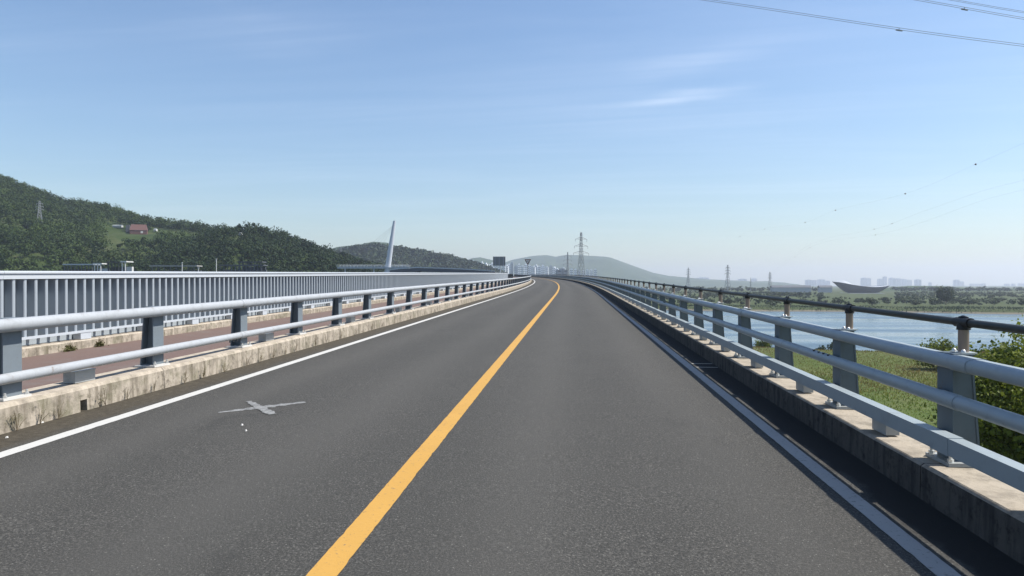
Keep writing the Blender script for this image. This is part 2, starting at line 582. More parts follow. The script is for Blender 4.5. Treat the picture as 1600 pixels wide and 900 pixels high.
# ------------------------------------------------------------------ the road's centre line
GRADE = (HORIZON - 427.0) / F
S0, KAPPA = 47.0, 0.00064
_ds = 0.25
_S = np.arange(-14, 640, _ds)
_th = np.zeros_like(_S); _px = np.zeros_like(_S); _py = np.zeros_like(_S)
for i in range(1, len(_S)):
    k = 0.0 if _S[i] < S0 else KAPPA
    _th[i] = _th[i - 1] + k * _ds
    _px[i] = _px[i - 1] - math.sin(_th[i]) * _ds
    _py[i] = _py[i - 1] + math.cos(_th[i]) * _ds
_py += -14.0
_pz = GRADE * _S


def road(s, lat=0.0, z=0.0):
    th = float(np.interp(s, _S, _th))
    x = float(np.interp(s, _S, _px)) + lat * math.cos(th)
    y = float(np.interp(s, _S, _py)) + lat * math.sin(th)
    return np.array((x, y, float(np.interp(s, _S, _pz)) + z)), th


def stations(a, b, step=1.0):
    out = [a]
    while out[-1] < b - 1e-6:
        st = step if out[-1] < S0 else max(step, 2.0)
        out.append(min(b, out[-1] + st))
    return out


def sweep(profile, ss, closed=True, jitter=0.0):
    """profile: list of (lateral, height); returns MB and uv (lateral, s)"""
    m = MB(); uv = []
    n = len(profile)
    for s in ss:
        for (l, h) in profile:
            j = random.uniform(-jitter, jitter) if jitter else 0
            p, _ = road(s, l + j, h)
            m.v.append(tuple(p)); uv.append((l, s))
    for i in range(len(ss) - 1):
        for k in range(n if closed else n - 1):
            k2 = (k + 1) % n
            m.f.append((i * n + k, i * n + k2, (i + 1) * n + k2, (i + 1) * n + k))
    if closed:
        m.f.append(tuple(range(n)))
        m.f.append(tuple((len(ss) - 1) * n + k for k in range(n))[::-1])
    # make faces look outwards for a profile listed counter-clockwise seen along travel
    m.f = [q[::-1] for q in m.f]
    return m, uv


def ring(cl, ch, rx, ry, n=14, power=2.0):
    pts = []
    for k in range(n):
        a = 2 * math.pi * k / n
        ca, sa = math.cos(a), math.sin(a)
        pts.append((cl + rx * math.copysign(abs(ca) ** (2 / power), ca), ch + ry * math.copysign(abs(sa) ** (2 / power), sa)))
    return pts


# ------------------------------------------------------------------ land, river, hills
WATER_Z = -15.0
LAND_Z = -12.6


def noise2(x, y, seed=0):
    s = seed * 1.7
    return (np.sin(x * 1.0 + 1.3 * np.sin(y * 0.7 + s) + s) + np.sin(y * 1.13 - 1.1 * np.sin(x * 0.83 + 2 * s) + 2.1 * s)
            + 0.5 * np.sin(2.3 * x + 1.9 * y + s) + 0.5 * np.sin(2.1 * y - 2.7 * x + 3 * s)) / 3.0


def near_shore(x):
    return 166 + 10 * np.sin(x * 0.021 + 0.4) + 5 * np.sin(x * 0.07) - 0.05 * np.clip(x, -300, 600)


def far_shore(x):
    return 470 + 14 * np.sin(x * 0.009 + 1.0) + 5 * np.sin(x * 0.045) - 0.16 * np.clip(x, -400, 500)


def land_z(x, y):
    x = np.asarray(x, float); y = np.asarray(y, float)
    z = LAND_Z + 0.5 * noise2(x * 0.03, y * 0.03, 1) + 0.25 * noise2(x * 0.12, y * 0.12, 2)
    z = z + np.clip((y - 700) / 900, 0, 1) * 1.2
    dn = y - near_shore(x); df = far_shore(x) - y
    inside = np.minimum(dn, df)
    f = np.clip((inside + 9) / 14.0, 0, 1)
    f = f * f * (3 - 2 * f)
    return z * (1 - f) + (-17.0) * f


def build_ground():
    def axis(lo, hi, fine_lo, fine_hi, step, grow=1.16):
        a = list(np.arange(fine_lo, fine_hi + 1e-6, step))
        d = step
        while a[-1] < hi:
            d *= grow; a.append(min(hi, a[-1] + d))
        d = step
        b = [a[0]]
        while b[-1] > lo:
            d *= grow; b.append(max(lo, b[-1] - d))
        return np.array(b[:0:-1] + a)
    xs = axis(-9500, 9500, -60, 320, 4.0)
    ys = axis(-500, 11500, -20, 520, 4.0)
    X, Y = np.meshgrid(xs, ys)
    Z = land_z(X, Y)
    nx, ny = len(xs), len(ys)
    V = np.stack([X, Y, Z], -1).reshape(-1, 3)
    I = np.arange(nx * ny).reshape(ny, nx)
    Fq = np.stack([I[:-1, :-1], I[:-1, 1:], I[1:, 1:], I[1:, :-1]], -1).reshape(-1, 4)
    me = bpy.data.meshes.new('ground')
    me.from_pydata(V.tolist(), [], Fq.tolist())
    me.materials.append(MATS['land'])
    me.polygons.foreach_set('use_smooth', [True] * len(me.polygons))
    tag(new_obj('ground', me), kind='structure')
    w = MB().add([(-9000, 120, WATER_Z), (9000, 120, WATER_Z), (9000, 560, WATER_Z), (-9000, 560, WATER_Z)], [(0, 1, 2, 3)])
    tag(w.build('river_water', 'river_water'), kind='structure')


build_ground()


class Hill:
    """a hill whose crest follows a line of compass bearings and heights"""
    def __init__(self, name, crest, d0, d1, d2, tree=0.0, seed=0, rough=6.0, material='wood_floor', nu=160, nd=50, rscale=0.02, shape=1.0):
        self.cu = np.array([c[0] for c in crest], float)
        self.cy = np.array([c[1] for c in crest], float)
        self.d0, self.d1, self.d2, self.tree, self.seed, self.rough, self.rs = d0, d1, d2, tree, seed, rough, rscale
        self.shape = shape
        us = np.linspace(self.cu[0], self.cu[-1], nu)
        ds = np.concatenate([np.linspace(d0, d1, int(nd * 0.65)), np.linspace(d1, d2, int(nd * 0.4))[1:]])
        U, D = np.meshgrid(us, ds)
        P = self.points(U, D)
        n1, n0 = len(ds), len(us)
        I = np.arange(n0 * n1).reshape(n1, n0)
        Fq = np.stack([I[:-1, :-1], I[:-1, 1:], I[1:, 1:], I[1:, :-1]], -1).reshape(-1, 4)
        me = bpy.data.meshes.new(name)
        me.from_pydata(P.reshape(-1, 3).tolist(), [], Fq.tolist())
        me.materials.append(MATS[material])
        me.polygons.foreach_set('use_smooth', [True] * len(me.polygons))
        self.obj = tag(new_obj(name, me), kind='structure')

    def crest_d(self, u):
        return self.d1 * (1 + 0.05 * np.sin(u * 0.011 + self.seed) + 0.02 * np.sin(u * 0.037 + 2 * self.seed))

    def points(self, U, D):
        U = np.asarray(U, float); D = np.asarray(D, float)
        cd = self.crest_d(U)
        py = np.interp(U, self.cu, self.cy)
        zc = EYE + (HORIZON - py) / F * cd - self.tree
        base = LAND_Z - 2.0
        t = np.where(D < cd, (D - self.d0) / (cd - self.d0), (self.d2 - D) / (self.d2 - cd))
        t = np.clip(t, 0, 1)
        sh = np.where(D < cd, t ** self.shape * (1.5 - 0.5 * t ** self.shape), t * t * (3 - 2 * t))
        sh = np.clip(sh, 0, 1)
        # world x, y along the view depth
        x = (U - 800) / F * D
        cy_, sy_ = math.cos(YAW), math.sin(YAW)
        wx = x * cy_ - D * sy_
        wy = x * sy_ + D * cy_
        n = self.rough * noise2(wx * self.rs, wy * self.rs, self.seed) + self.rough * 0.4 * noise2(wx * self.rs * 3.1, wy * self.rs * 3.1, self.seed + 3)
        z = base + np.maximum(zc - base, 0) * sh + n * np.clip(np.sin(np.clip(t, 0, 1) * math.pi) * 1.0, 0, 1)
        return np.stack([wx, wy, z], -1)

    def hit(self, px, py):
        """depth at which the line of sight through a photo pixel meets the slope"""
        for d in np.linspace(self.d0 + 5, self.d2, 900):
            p = self.points(px, d)
            zz = EYE + (HORIZON - py) / F * d
            if p[2] >= zz:
                return d, p
        return self.d1, self.points(px, self.d1)


HA = Hill('wooded_hill', [(-700, 205), (-350, 200), (-150, 235), (0, 279), (30, 293), (60, 302), (100, 316), (150, 322), (190, 333), (230, 345), (275, 350), (330, 357), (400, 372), (500, 402), (560, 425), (600, 445)],
          430, 800, 1500, tree=6, seed=1, rough=7, nu=150, nd=60)
HB = Hill('pine_ridge', [(170, 440), (230, 408), (280, 380), (330, 361), (370, 352), (400, 353), (440, 364), (480, 378), (520, 392), (560, 404), (610, 418), (680, 440)],
          400, 570, 900, tree=7, seed=2, rough=4, nu=100, nd=50)
HC2 = Hill('green_hill', [(470, 430), (520, 398), (560, 390), (590, 388), (620, 392), (660, 399), (700, 405), (735, 414), (800, 436)], 1150, 1500, 2200, seed=4, rough=10, material='far_wood', nu=160, nd=50, rscale=0.02)
HC = Hill('grey_green_hill', [(430, 420), (500, 394), (525, 386), (560, 382), (583, 377.5), (605, 379), (625, 386), (645, 388), (680, 398), (710, 408), (760, 420), (820, 440)], 1900, 2600, 3600, seed=5, rough=14, material='far_wood', nu=180, nd=50, rscale=0.012)
HD = Hill('low_blue_hill', [(620, 425), (660, 406), (680, 401), (692, 399), (706, 404), (722, 409), (738, 403), (750, 402), (765, 405), (790, 412), (840, 432)], 3200, 4000, 5000, seed=6, rough=14, material='far_wood', nu=160, nd=40, rscale=0.008)
HE = Hill('far_mountain', [(740, 432), (775, 415), (800, 406), (815, 403), (835, 399.5), (855, 398.5), (868, 401), (885, 398), (905, 398.5), (945, 401), (955, 402.5), (975, 410), (1000, 419), (1020, 426), (1045, 431), (1100, 436), (1180, 440), (1260, 446)], 4200, 5700, 7800, seed=7, rough=20, material='far_wood', nu=220, nd=50, rscale=0.006)
HF = Hill('low_hill', [(1340, 455), (1390, 449.5), (1420, 446.5), (1470, 447), (1510, 450), (1545, 451), (1600, 452.5), (1680, 450), (1800, 446), (2000, 452)], 1400, 1800, 2500, seed=8, rough=2, material='far_wood', nu=160, nd=40, rscale=0.02)


# ------------------------------------------------------------------ the bridge: deck, road, kerbs, footpath
SS = [s for s in np.concatenate([np.arange(-12, 60, 1.0), np.arange(60, 620, 4.0)])]
m, uv = sweep([(2.82, -0.05), (2.82, -0.55), (1.2, -1.5), (-7.6, -1.5), (-9.75, -0.55), (-9.75, -0.05)], SS)
deck = tag(m.build('bridge_deck', 'concrete', uv=uv), 'long concrete bridge deck carrying the grey road and red footpath', 'bridge')
for k, s in enumerate(range(20, 600, 40)):
    p, th = road(s)
    pm = MB()
    top = p[2] - 1.5
    bot = -19.0
    for lat in (-6.2, -0.2):
        q, _ = road(s, lat)
        pm.tube([(q[0], q[1], bot), (q[0], q[1], top - 0.9)], 0.8, 16)
    q, _ = road(s, -3.2)
    pm.box((q[0], q[1], top - 0.47), (9.0, 1.6, 0.94), th)
    pm.build('pier', 'concrete', deck, smooth=True)

rd = []
ss_fine = list(np.arange(-12, 60, 0.5)) + list(np.arange(60, 620, 3.0))
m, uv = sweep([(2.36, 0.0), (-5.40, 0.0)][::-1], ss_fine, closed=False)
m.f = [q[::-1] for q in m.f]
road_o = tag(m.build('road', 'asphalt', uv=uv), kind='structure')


def fix_up(o):
    """turn a flat sheet's faces upwards"""
    me = o.data
    if me.polygons[0].normal.z < 0:
        me.flip_normals()


fix_up(road_o)


def line(name, lat, width, material, s0, s1, parent=road_o, z=0.004, jitter=0.0018):
    ss = list(np.arange(s0, min(s1, 40), 0.06)) + list(np.arange(max(s0, 40), s1, 2.0))
    m, uv = sweep([(lat - width / 2, z), (lat + width / 2, z)], ss, closed=False, jitter=jitter)
    rn = random.Random(int(abs(lat) * 100))
    for i in range(len(ss)):
        if ss[i] < 16 and rn.random() < 0.07:
            sg = rn.choice((0, 1))
            x_, y_, z_ = m.v[2 * i + sg]
            d_ = rn.uniform(0.002, 0.008) * (1 if sg == 0 else -1)
            m.v[2 * i + sg] = (x_ + d_, y_, z_)
    o = m.build(name, material, parent, uv=uv)
    fix_up(o)
    return o


line('edge_line', -4.72, 0.15, 'white_paint', -10, 500)
line('edge_line', 1.85, 0.122, 'white_paint_shaded', -10, 500)
line('centre_line', -1.243, 0.155, 'yellow_paint', -10, 500, jitter=0.002)


def stroke(pts, widths, z, seed):
    r = random.Random(seed)
    L, Rr = [], []
    n = 30
    pts = np.array(pts)
    d = (pts[1] - pts[0]) / np.linalg.norm(pts[1] - pts[0])
    nrm = np.array((-d[1], d[0]))
    m = MB()
    for i in range(n + 1):
        t = i / n
        c = pts[0] * (1 - t) + pts[1] * t
        w = np.interp(t, [k[0] for k in widths], [k[1] for k in widths]) / 2 * r.uniform(0.6, 1.15)
        for sgn in (-1, 1):
            q = c + sgn * nrm * w
            m.v.append((q[0], q[1], GRADE * q[1] + z))
    for i in range(n):
        m.f.append((2 * i, 2 * i + 1, 2 * i + 3, 2 * i + 2))
    return m


def road_px(px, py):
    d = view_dir(px, py)
    k = EYE / (GRADE * d.y - d.z)
    return (d.x * k, d.y * k)


cross = stroke([road_px(341, 645), road_px(477, 628.5)], [(0, 0.05), (0.2, 0.12), (0.45, 0.17), (0.7, 0.14), (0.95, 0.12), (1, 0.08)], 0.004, 1)
c2 = stroke([road_px(388, 627.5), road_px(426, 648)], [(0, 0.06), (0.15, 0.09), (0.4, 0.11), (0.7, 0.14), (1, 0.11)], 0.0065, 2)
o = cross.build('paint_cross_stroke', 'faded_paint', road_o); fix_up(o)
o = c2.build('paint_cross_stroke', 'faded_paint', road_o); fix_up(o)
for yy in (12.1, 11.64):  # white strips painted in as sun streaks across the shaded gutter
    m, uv = sweep([(1.93, 0.006), (2.28, 0.006)], [yy - 0.022, yy + 0.022], closed=False)
    o = m.build('sun_streak', 'white_paint', road_o, uv=uv); fix_up(o)
# a few pale chips of stone lying on the asphalt
for (x, y) in (road_px(378, 664.5), road_px(384, 673.5), road_px(66, 660.5), road_px(11, 684)):
    cm = MB()
    n = 6
    pts = [(0.012 * random.uniform(0.6, 1.2) * math.cos(k * 2 * math.pi / n), 0.018 * random.uniform(0.6, 1.2) * math.sin(k * 2 * math.pi / n)) for k in range(n)]
    cm.add([(p[0], p[1], 0) for p in pts] + [(p[0] * 0.6, p[1] * 0.6, 0.014) for p in pts],
           [tuple(range(n))[::-1], tuple(range(n, 2 * n))] + [(i, (i + 1) % n, n + (i + 1) % n, n + i) for i in range(n)])
    cm.v = [(v[0] + x, v[1] + y, v[2] + GRADE * y) for v in cm.v]
    ob = cm.build('stone_chip', 'plaster', origin=(x, y, GRADE * y))
    tag(ob, 'tiny pale stone chip lying on the left of the road', 'stone', 'stone chips on the road')

# kerbs, in blocks parted by narrow joints
KL_PROFILE = [(-5.33, -0.05), (-5.34, 0.235), (-5.37, 0.27), (-5.80, 0.275), (-5.80, -0.05)]
KR_PROFILE = [(2.295, -0.05), (2.76, -0.05), (2.76, 0.231), (2.322, 0.235), (2.300, 0.217)]
kl = tag(new_obj('kerb_left', None), kind='structure')
kr = tag(new_obj('kerb_right', None), kind='structure')
HOLES = (7.44, 27.44, 47.44)


def kerb(parent, prof, s_start, s_end, length, material, holes=()):
    s = s_start
    while s < s_end:
        L = length if s < 120 else length * 4
        e = s + L - 0.012
        hs = [h for h in holes if s + 0.1 < h < e - 0.1]
        nm = 'kerb_block'
        if hs:
            h = hs[0]
            parts = MB()
            lo = [p for p in prof]
            for (a, b) in ((s, h - 0.055), (h + 0.055, e)):
                k, _ = sweep(prof, stations(a, b, 0.5))
                parts.add(k.v, k.f)
            lint = [(-5.333, 0.125), (-5.34, 0.235), (-5.37, 0.27), (-5.80, 0.275), (-5.80, 0.125)]
            k, _ = sweep(lint, [h - 0.055, h + 0.055]); parts.add(k.v, k.f)
            k, _ = sweep([(-5.62, -0.05), (-5.62, 0.125), (-5.80, 0.125), (-5.80, -0.05)], [h - 0.055, h + 0.055]); parts.add(k.v, k.f)
            parts.build(nm, material, parent)
        else:
            k, _ = sweep(prof, stations(s, e, 1.0))
            k.build(nm, material, parent)
        s += L


kerb(kl, KL_PROFILE, -11, 420, 5.0, 'kerb_left', HOLES)
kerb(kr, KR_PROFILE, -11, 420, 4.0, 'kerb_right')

m, uv = sweep([(-9.24, 0.09), (-5.80, 0.07)], ss_fine, closed=False)
fp = tag(m.build('footpath', 'path_red', uv=uv), kind='structure'); fix_up(fp)
m, uv = sweep([(-5.80, -0.05), (-5.80, 0.07), (-9.3, 0.08), (-9.3, -0.05)], SS)
fb = m.build('footpath_bed', 'concrete', fp)
kf = tag(new_obj('kerb_fence', None), kind='structure')
s = -8.0
while s < 420:
    L = 6.0 if s < 120 else 24.0
    k, _ = sweep([(-9.22, 0.0), (-9.225, 0.235), (-9.25, 0.255), (-9.62, 0.26), (-9.62, 0.0)], stations(s, s + L - 0.015, 1.5))
    k.build('kerb_block', 'kerb_left', kf)
    s += L


# ------------------------------------------------------------------ guard rails
def h_post(front, top, foot_top, h, flange=0.24, side=1, closed=False):
    """H-section post, local x = away from the road, y = along the road"""
    m = MB()
    t = 0.014
    m.box((t / 2, 0, h / 2), (t, flange, h))
    # back flange leans in towards the top
    b0, b1 = foot_top, top
    m.add([(b0 - t, -flange / 2, 0), (b0, -flange / 2, 0), (b0, flange / 2, 0), (b0 - t, flange / 2, 0),
           (b1 - t, -flange / 2, h), (b1, -flange / 2, h), (b1, flange / 2, h), (b1 - t, flange / 2, h)],
          [(0, 3, 2, 1), (4, 5, 6, 7), (0, 1, 5, 4), (1, 2, 6, 5), (2, 3, 7, 6), (3, 0, 4, 7)])
    # one web between the flanges, and a cap plate
    for y in ((-flange / 2 + 0.006, flange / 2 - 0.018) if closed else (-0.006,)):
        m.prism([(t + 0.001, 0), (b0 - t - 0.001, 0), (b1 - t - 0.001, h - 0.003), (t + 0.001, h - 0.003)], 'y', y, y + 0.012)
    m.box(((b1 + t) / 2 - 0.004, 0, h + 0.004), (b1 + t + 0.004, flange + 0.01, 0.007))
    if side < 0:
        m.v = [(-v[0], v[1], v[2]) for v in m.v]
        m.f = [q[::-1] for q in m.f]
    return m


def plate_mesh(depth, length, side):
    m = MB().box((side * depth / 2 - side * 0.03, 0, 0.012), (depth, length, 0.024))
    return m


bolt_m = MB()
bolt_m.tube([(0, 0, 0), (0, 0, 0.022)], 0.02, 6).tube([(0, 0, 0.022), (0, 0, 0.05)], 0.011, 6)
BOLT = bolt_m.mesh('bolt', 'bolt_steel')

# right-hand guard rail with handrail
gr = empty('guardrail', road(4, 2.6)[0], 'grey three-rail bridge guardrail with dark handrail on top, right of the road', 'guardrail')
POST_R = h_post(0, 0.125, 0.178, 0.701, flange=0.205, closed=True).mesh('post', 'post_paint')
PLATE_R = MB().box((0.08, 0, 0.012), (0.26, 0.32, 0.024)).mesh('base_plate', 'box_grey')
HPOST = MB().tube([(0, 0, 0.008), (0, 0, 0.171)], 0.033, 12).mesh('handrail_post', 'steel', smooth=True)
HFOOT = MB().box((0, 0, 0.005), (0.10, 0.15, 0.01)).mesh('foot_plate', 'bolt_steel')
DOME_M = MB()
DOME_M.tube([(0, 0, 0), (0, 0, 0.012), (0, 0, 0.02)], [0.016, 0.014, 0.005], 8)
DOME = DOME_M.mesh('bolt', 'bolt_steel', smooth=True)
br = MB()
br.tube([(0, -0.09, 0.034), (0, 0.09, 0.034)], 0.033, 12)
br.tube([(0, 0, -0.015), (0, 0, 0.03)], [0.043, 0.038], 12)
br.tube([(0.0, -0.05, 0.064), (0.0, 0.0, 0.072), (0.0, 0.06, 0.066)], [0.010, 0.012, 0.006], 6)
BRACKET = br.mesh('bracket', 'bracket_dark', smooth=True)
bx = MB()
bx.box((0, 0, 0.066), (0.10, 0.26, 0.12))
bx.box((-0.005, 0, 0.1325), (0.125, 0.285, 0.011))
BOX = bx.mesh('junction_box', 'box_grey')
ROOT = np.array(gr.location)


def put(name, me, parent, s, lat, z, root=None, tilt=0.0):
    p, th = road(s, lat, z)
    return new_obj(name, me, parent, tuple(p - np.array(root if root is not None else parent.location)), th)


STUB_MID = MB().box((-0.034, 0, 0), (0.066, 0.10, 0.05)).mesh('rail_bracket', 'post_paint')
STUB_LOW = MB().box((-0.037, 0, 0), (0.070, 0.10, 0.05)).mesh('rail_bracket', 'post_paint')
RS0 = 1.06
n_right = 150
KERB_TOP_R = 0.235
for k in range(-3, n_right):
    s = RS0 + 2.0 * k
    po = put('post', POST_R, gr, s, 2.485, KERB_TOP_R + 0.02)
    pl = new_obj('base_plate', PLATE_R, po, (0, 0, -0.021))
    if k < 14:
        for (bx_, by_) in ((-0.025, -0.125), (-0.025, 0.125), (0.185, -0.125), (0.185, 0.125)):
            new_obj('bolt', BOLT, po, (bx_, by_, 0.002))
    new_obj('rail_bracket', STUB_MID, po, (0, 0, 0.692 - KERB_TOP_R - 0.02))
    new_obj('rail_bracket', STUB_LOW, po, (0, 0, 0.421 - KERB_TOP_R - 0.02))
    hp = put('handrail_post', HPOST, gr, s, 2.603, 0.962)
    new_obj('foot_plate', HFOOT, hp, (0, 0, 0))
    if k < 14:
        for yy in (-0.058, 0.058):
            new_obj('bolt', DOME, hp, (-0.03, yy, 0.009))
    new_obj('bracket', BRACKET, hp, (0, 0, 0.171))
    if k < 45:
        put('junction_box', BOX, gr, s + 0.85, 2.455, KERB_TOP_R + 0.002)

RAILS_R = {
    'top_rail': (ring(2.500, 0.914, 0.078, 0.047, 18, 2.8), 'rail_paint'),
    'middle_rail': (ring(2.392, 0.688, 0.047, 0.047, 14), 'rail_paint'),
    'lower_rail': ([(2.322, 0.362), (2.412, 0.362), (2.412, 0.468), (2.322, 0.468)], 'rail_paint'),
}
for nm, (prof, mt) in RAILS_R.items():
    s = -7.2
    while s < 300:
        L = 6.0 if s < 100 else 24.0
        m, _ = sweep(prof, stations(s, s + L - 0.006, 1.0))
        o = m.build(nm, mt, gr, smooth=(nm != 'lower_rail'))
        if s < 100:
            cx = sum(q[0] for q in prof) / len(prof); cz = sum(q[1] for q in prof) / len(prof)
            sl, _ = sweep([(cx + (q[0] - cx) * 1.07, cz + (q[1] - cz) * 1.07) for q in prof], [s - 0.11, s, s + 0.11])
            sl.build('sleeve', mt, gr, smooth=(nm != 'lower_rail'))
        s += L
s = -7.2
while s < 300:
    L = 24.0
    m, _ = sweep(ring(2.603, 1.167, 0.027, 0.026, 12), stations(s, s + L - 0.004, 1.0))
    m.build('handrail', 'handrail_dark', gr, smooth=True)
    s += L
# splice screws on the middle rail
for s in (6.95, 12.95, 18.95):
    for q in (0, 0.16, 0.32, 0.5):
        sm = MB().tube([(0, 0, -0.004), (0, 0, 0.008)], 0.013, 6)
        o = put('splice_screw', sm.mesh('splice_screw', 'bracket_dark'), gr, s + q * 0.8, 2.372, 0.730)
# the same under the top rail's two straps to every post is hidden from view

# left-hand guard rail
gl = empty('guardrail', road(4, -5.55)[0], 'grey two-tube guardrail on a stained kerb, left of the road', 'guardrail')
POST_L = h_post(0, 0.13, 0.185, 0.765, side=-1).mesh('post', 'post_left')
PLATE_L = MB().box((-0.085, 0, 0.012), (0.28, 0.36, 0.024)).mesh('base_plate', 'plaster')
BOX_L = MB().box((0, 0, 0.06), (0.14, 0.34, 0.12)).box((0.0, 0, 0.126), (0.15, 0.36, 0.011)).mesh('junction_box', 'box_grey')
n_left = 110
LS0 = 6.64
for k in range(-5, n_left):
    s = LS0 + 2.5 * k
    po = put('post', POST_L, gl, s, -5.50, 0.295)
    new_obj('base_plate', PLATE_L, po, (0, 0, -0.022))
    if k < 14:
        for (bx_, by_) in ((0.035, -0.14), (0.035, 0.14)):
            new_obj('bolt', BOLT, po, (bx_, by_, 0.002))
    if k % 2 == 0 and k < 40:
        put('junction_box', BOX_L, gl, s + 1.1, -5.60, 0.277)
for nm, prof in (('upper_rail', ring(-5.435, 1.005, 0.066, 0.066, 16)), ('lower_rail', ring(-5.445, 0.49, 0.052, 0.052, 14))):
    s = -8.5
    while s < 275:
        L = 10.0 if s < 100 else 25.0
        m, _ = sweep(prof, stations(s, s + L - 0.006, 1.0))
        m.build(nm, 'rail_galv', gl, smooth=True)
        if s < 100:
            cx = sum(q[0] for q in prof) / len(prof); cz = sum(q[1] for q in prof) / len(prof)
            sl, _ = sweep([(cx + (q[0] - cx) * 1.06, cz + (q[1] - cz) * 1.06) for q in prof], [s - 0.14, s, s + 0.14])
            sl.build('sleeve', 'rail_galv', gl, smooth=True)
        s += L
SCREW = MB().tube([(0, 0, 0), (0, 0, -0.05)], 0.012, 6).mesh('splice_screw', 'dark_metal')
for s in (11.0, 11.12, 11.24, 11.36, 31.0, 31.12, 31.24):
    put('splice_screw', SCREW, gl, s, -5.43, 0.455)

# ------------------------------------------------------------------ white fin fence
FENCE_END = 122.0
ff = empty('fin_fence', road(10, -9.4)[0], 'white metal fence of upright fins beyond the red footpath', 'fence')
FIN_S = 0.25
fm = MB()
fin_prof = [(0.0, -0.022), (0.0, 0.022), (-0.012, 0.033), (-0.155, 0.033), (-0.155, -0.033), (-0.012, -0.033)]
fm.prism(fin_prof[::-1], 'z', 0.40, 1.418)
FIN = fm.mesh('fin', 'fin_paint')
n_fin = int((FENCE_END - 5.0) / FIN_S)
rest = MB()
for k in range(n_fin):
    s = 5.0 + k * FIN_S
    if 24 <= k < 324:
        put('fin', FIN, ff, s, -9.285, 0.0)
    else:
        p, th = road(s, -9.285)
        c_, s_ = math.cos(th), math.sin(th)
        vs = [(p[0] + v.co.x * c_ - v.co.y * s_, p[1] + v.co.x * s_ + v.co.y * c_, p[2] + v.co.z) for v in FIN.vertices]
        rest.add(vs, [tuple(f.vertices) for f in FIN.polygons])
tag(rest.build('fins_far', 'fin_paint', ff), kind='stuff')
for nm, prof, L in (('top_cap', [(-9.245, 1.508), (-9.245, 1.540), (-9.265, 1.552), (-9.46, 1.552), (-9.46, 1.508)], 6.0),
                    ('top_beam', [(-9.268, 1.416), (-9.268, 1.502), (-9.44, 1.502), (-9.44, 1.416)], 6.0),
                    ('bottom_rail', [(-9.262, 0.385), (-9.262, 0.43), (-9.283, 0.43), (-9.283, 0.385)], 6.0)):
    s = 5.0
    while s < FENCE_END - 0.1:
        e = min(s + L, FENCE_END)
        m, _ = sweep(prof, stations(s, e - 0.004, 1.5))
        m.build(nm, 'fence_white', ff)
        s += L
m, _ = sweep([(-9.30, 1.500), (-9.30, 1.510), (-9.42, 1.510), (-9.42, 1.500)], stations(5.0, FENCE_END, 2.0))
m.build('cap_spacer', 'dark_metal', ff)
m, _ = sweep([(-9.445, 0.27), (-9.445, 1.40), (-9.46, 1.40), (-9.46, 0.27)], stations(5.0, FENCE_END, 2.0))
m.build('back_panel', 'fin_paint', ff)
FOOT = MB().box((-0.075, 0, 0.062), (0.15, 0.30, 0.124)).mesh('foot', 'fence_white')
s = 7.0
while s < FENCE_END:
    put('foot', FOOT, ff, s, -9.27, 0.262)
    s += 2.0
p, th = road(FENCE_END + 0.1, -9.36)
MB().box((p[0], p[1], p[2] + 0.90), (0.24, 0.2, 1.32), th).build('end_post', 'fence_white', ff)

# dark railing carrying on behind the white fence
dr = empty('railing', road(FENCE_END + 2, -9.4)[0], 'dark railing carrying on past the end of the white fence', 'railing')
for z in (1.25, 0.75, 0.4):
    m, _ = sweep(ring(-9.4, z, 0.04, 0.04, 8), stations(FENCE_END + 0.8, 300, 3.0))
    m.build('rail', 'dark_metal', dr, smooth=True)
DPOST = MB().box((0, 0, 0.65), (0.1, 0.1, 1.3)).mesh('post', 'dark_metal')
BAL = MB().box((0, 0, 0.72), (0.03, 0.03, 1.0)).mesh('baluster', 'dark_metal')
s = FENCE_END + 0.9
while s < 300:
    put('post', DPOST, dr, s, -9.4, 0.0)
    s += 2.5


# ------------------------------------------------------------------ yield sign and direction board
def sign_yield():
    s = 142.0
    p, th = road(s, -6.05, 0.0)
    # stand where the photograph shows it, on the left verge
    e = empty('yield_sign', p, 'white triangular give-way sign with dark border, point down, on a post', 'road sign')
    q = np.array(p)
    top = q[2] + 4.25
    MB().tube([(q[0], q[1], q[2]), (q[0], q[1], top - 0.1)], 0.05, 8).build('post', 'lattice_steel', e)
    w, h = 0.66, 1.16
    def tri(sc, y0, y1, nm, mt):
        zc = top - h * 0.36
        pts = [(-w * sc, h * 0.36 * sc), (w * sc, h * 0.36 * sc), (0.0, -h * 0.64 * sc)]
        m = MB().prism([(q[0] + a, zc + b) for a, b in pts], 'y', q[1] + y0, q[1] + y1)
        return m.build(nm, mt, e)
    tri(1.0, -0.09, -0.06, 'sign_plate', 'sign_red')
    tri(0.56, -0.096, -0.0905, 'sign_face', 'sign_white')
    zc = top - h * 0.36
    m = MB()
    m.box((q[0] - 0.09, q[1] - 0.1, zc + 0.04), (0.06, 0.006, 0.28))
    m.box((q[0] + 0.07, q[1] - 0.1, zc + 0.03), (0.05, 0.006, 0.26))
    m.box((q[0] + 0.05, q[1] - 0.1, zc - 0.12), (0.2, 0.006, 0.05))
    m.box((q[0] + 0.13, q[1] - 0.1, zc + 0.06), (0.12, 0.006, 0.045))
    m.build('character', 'sign_black', e)


sign_yield()


def direction_board():
    p0 = at(780, 424, 260)
    e = empty('sign_board', p0, 'large grey road sign board on a post beyond the white fence', 'road sign')
    a = at(780, 408, 260)
    w, h = 4.5, 3.3
    MB().box(a, (w, 0.14, h), 0.0).build('board', 'board_grey', e)
    MB().tube([(a[0] + 0.4, a[1] + 0.3, -14), (a[0] + 0.4, a[1] + 0.3, a[2] + h * 0.4)], 0.18, 10).build('post', 'tower_grey', e)
    for k in (-1, 0, 1):
        MB().box((a[0] + k * 1.5, a[1] - 0.12, a[2]), (0.12, 0.1, h * 0.96)).build('stiffener', 'tower_grey', e)


direction_board()


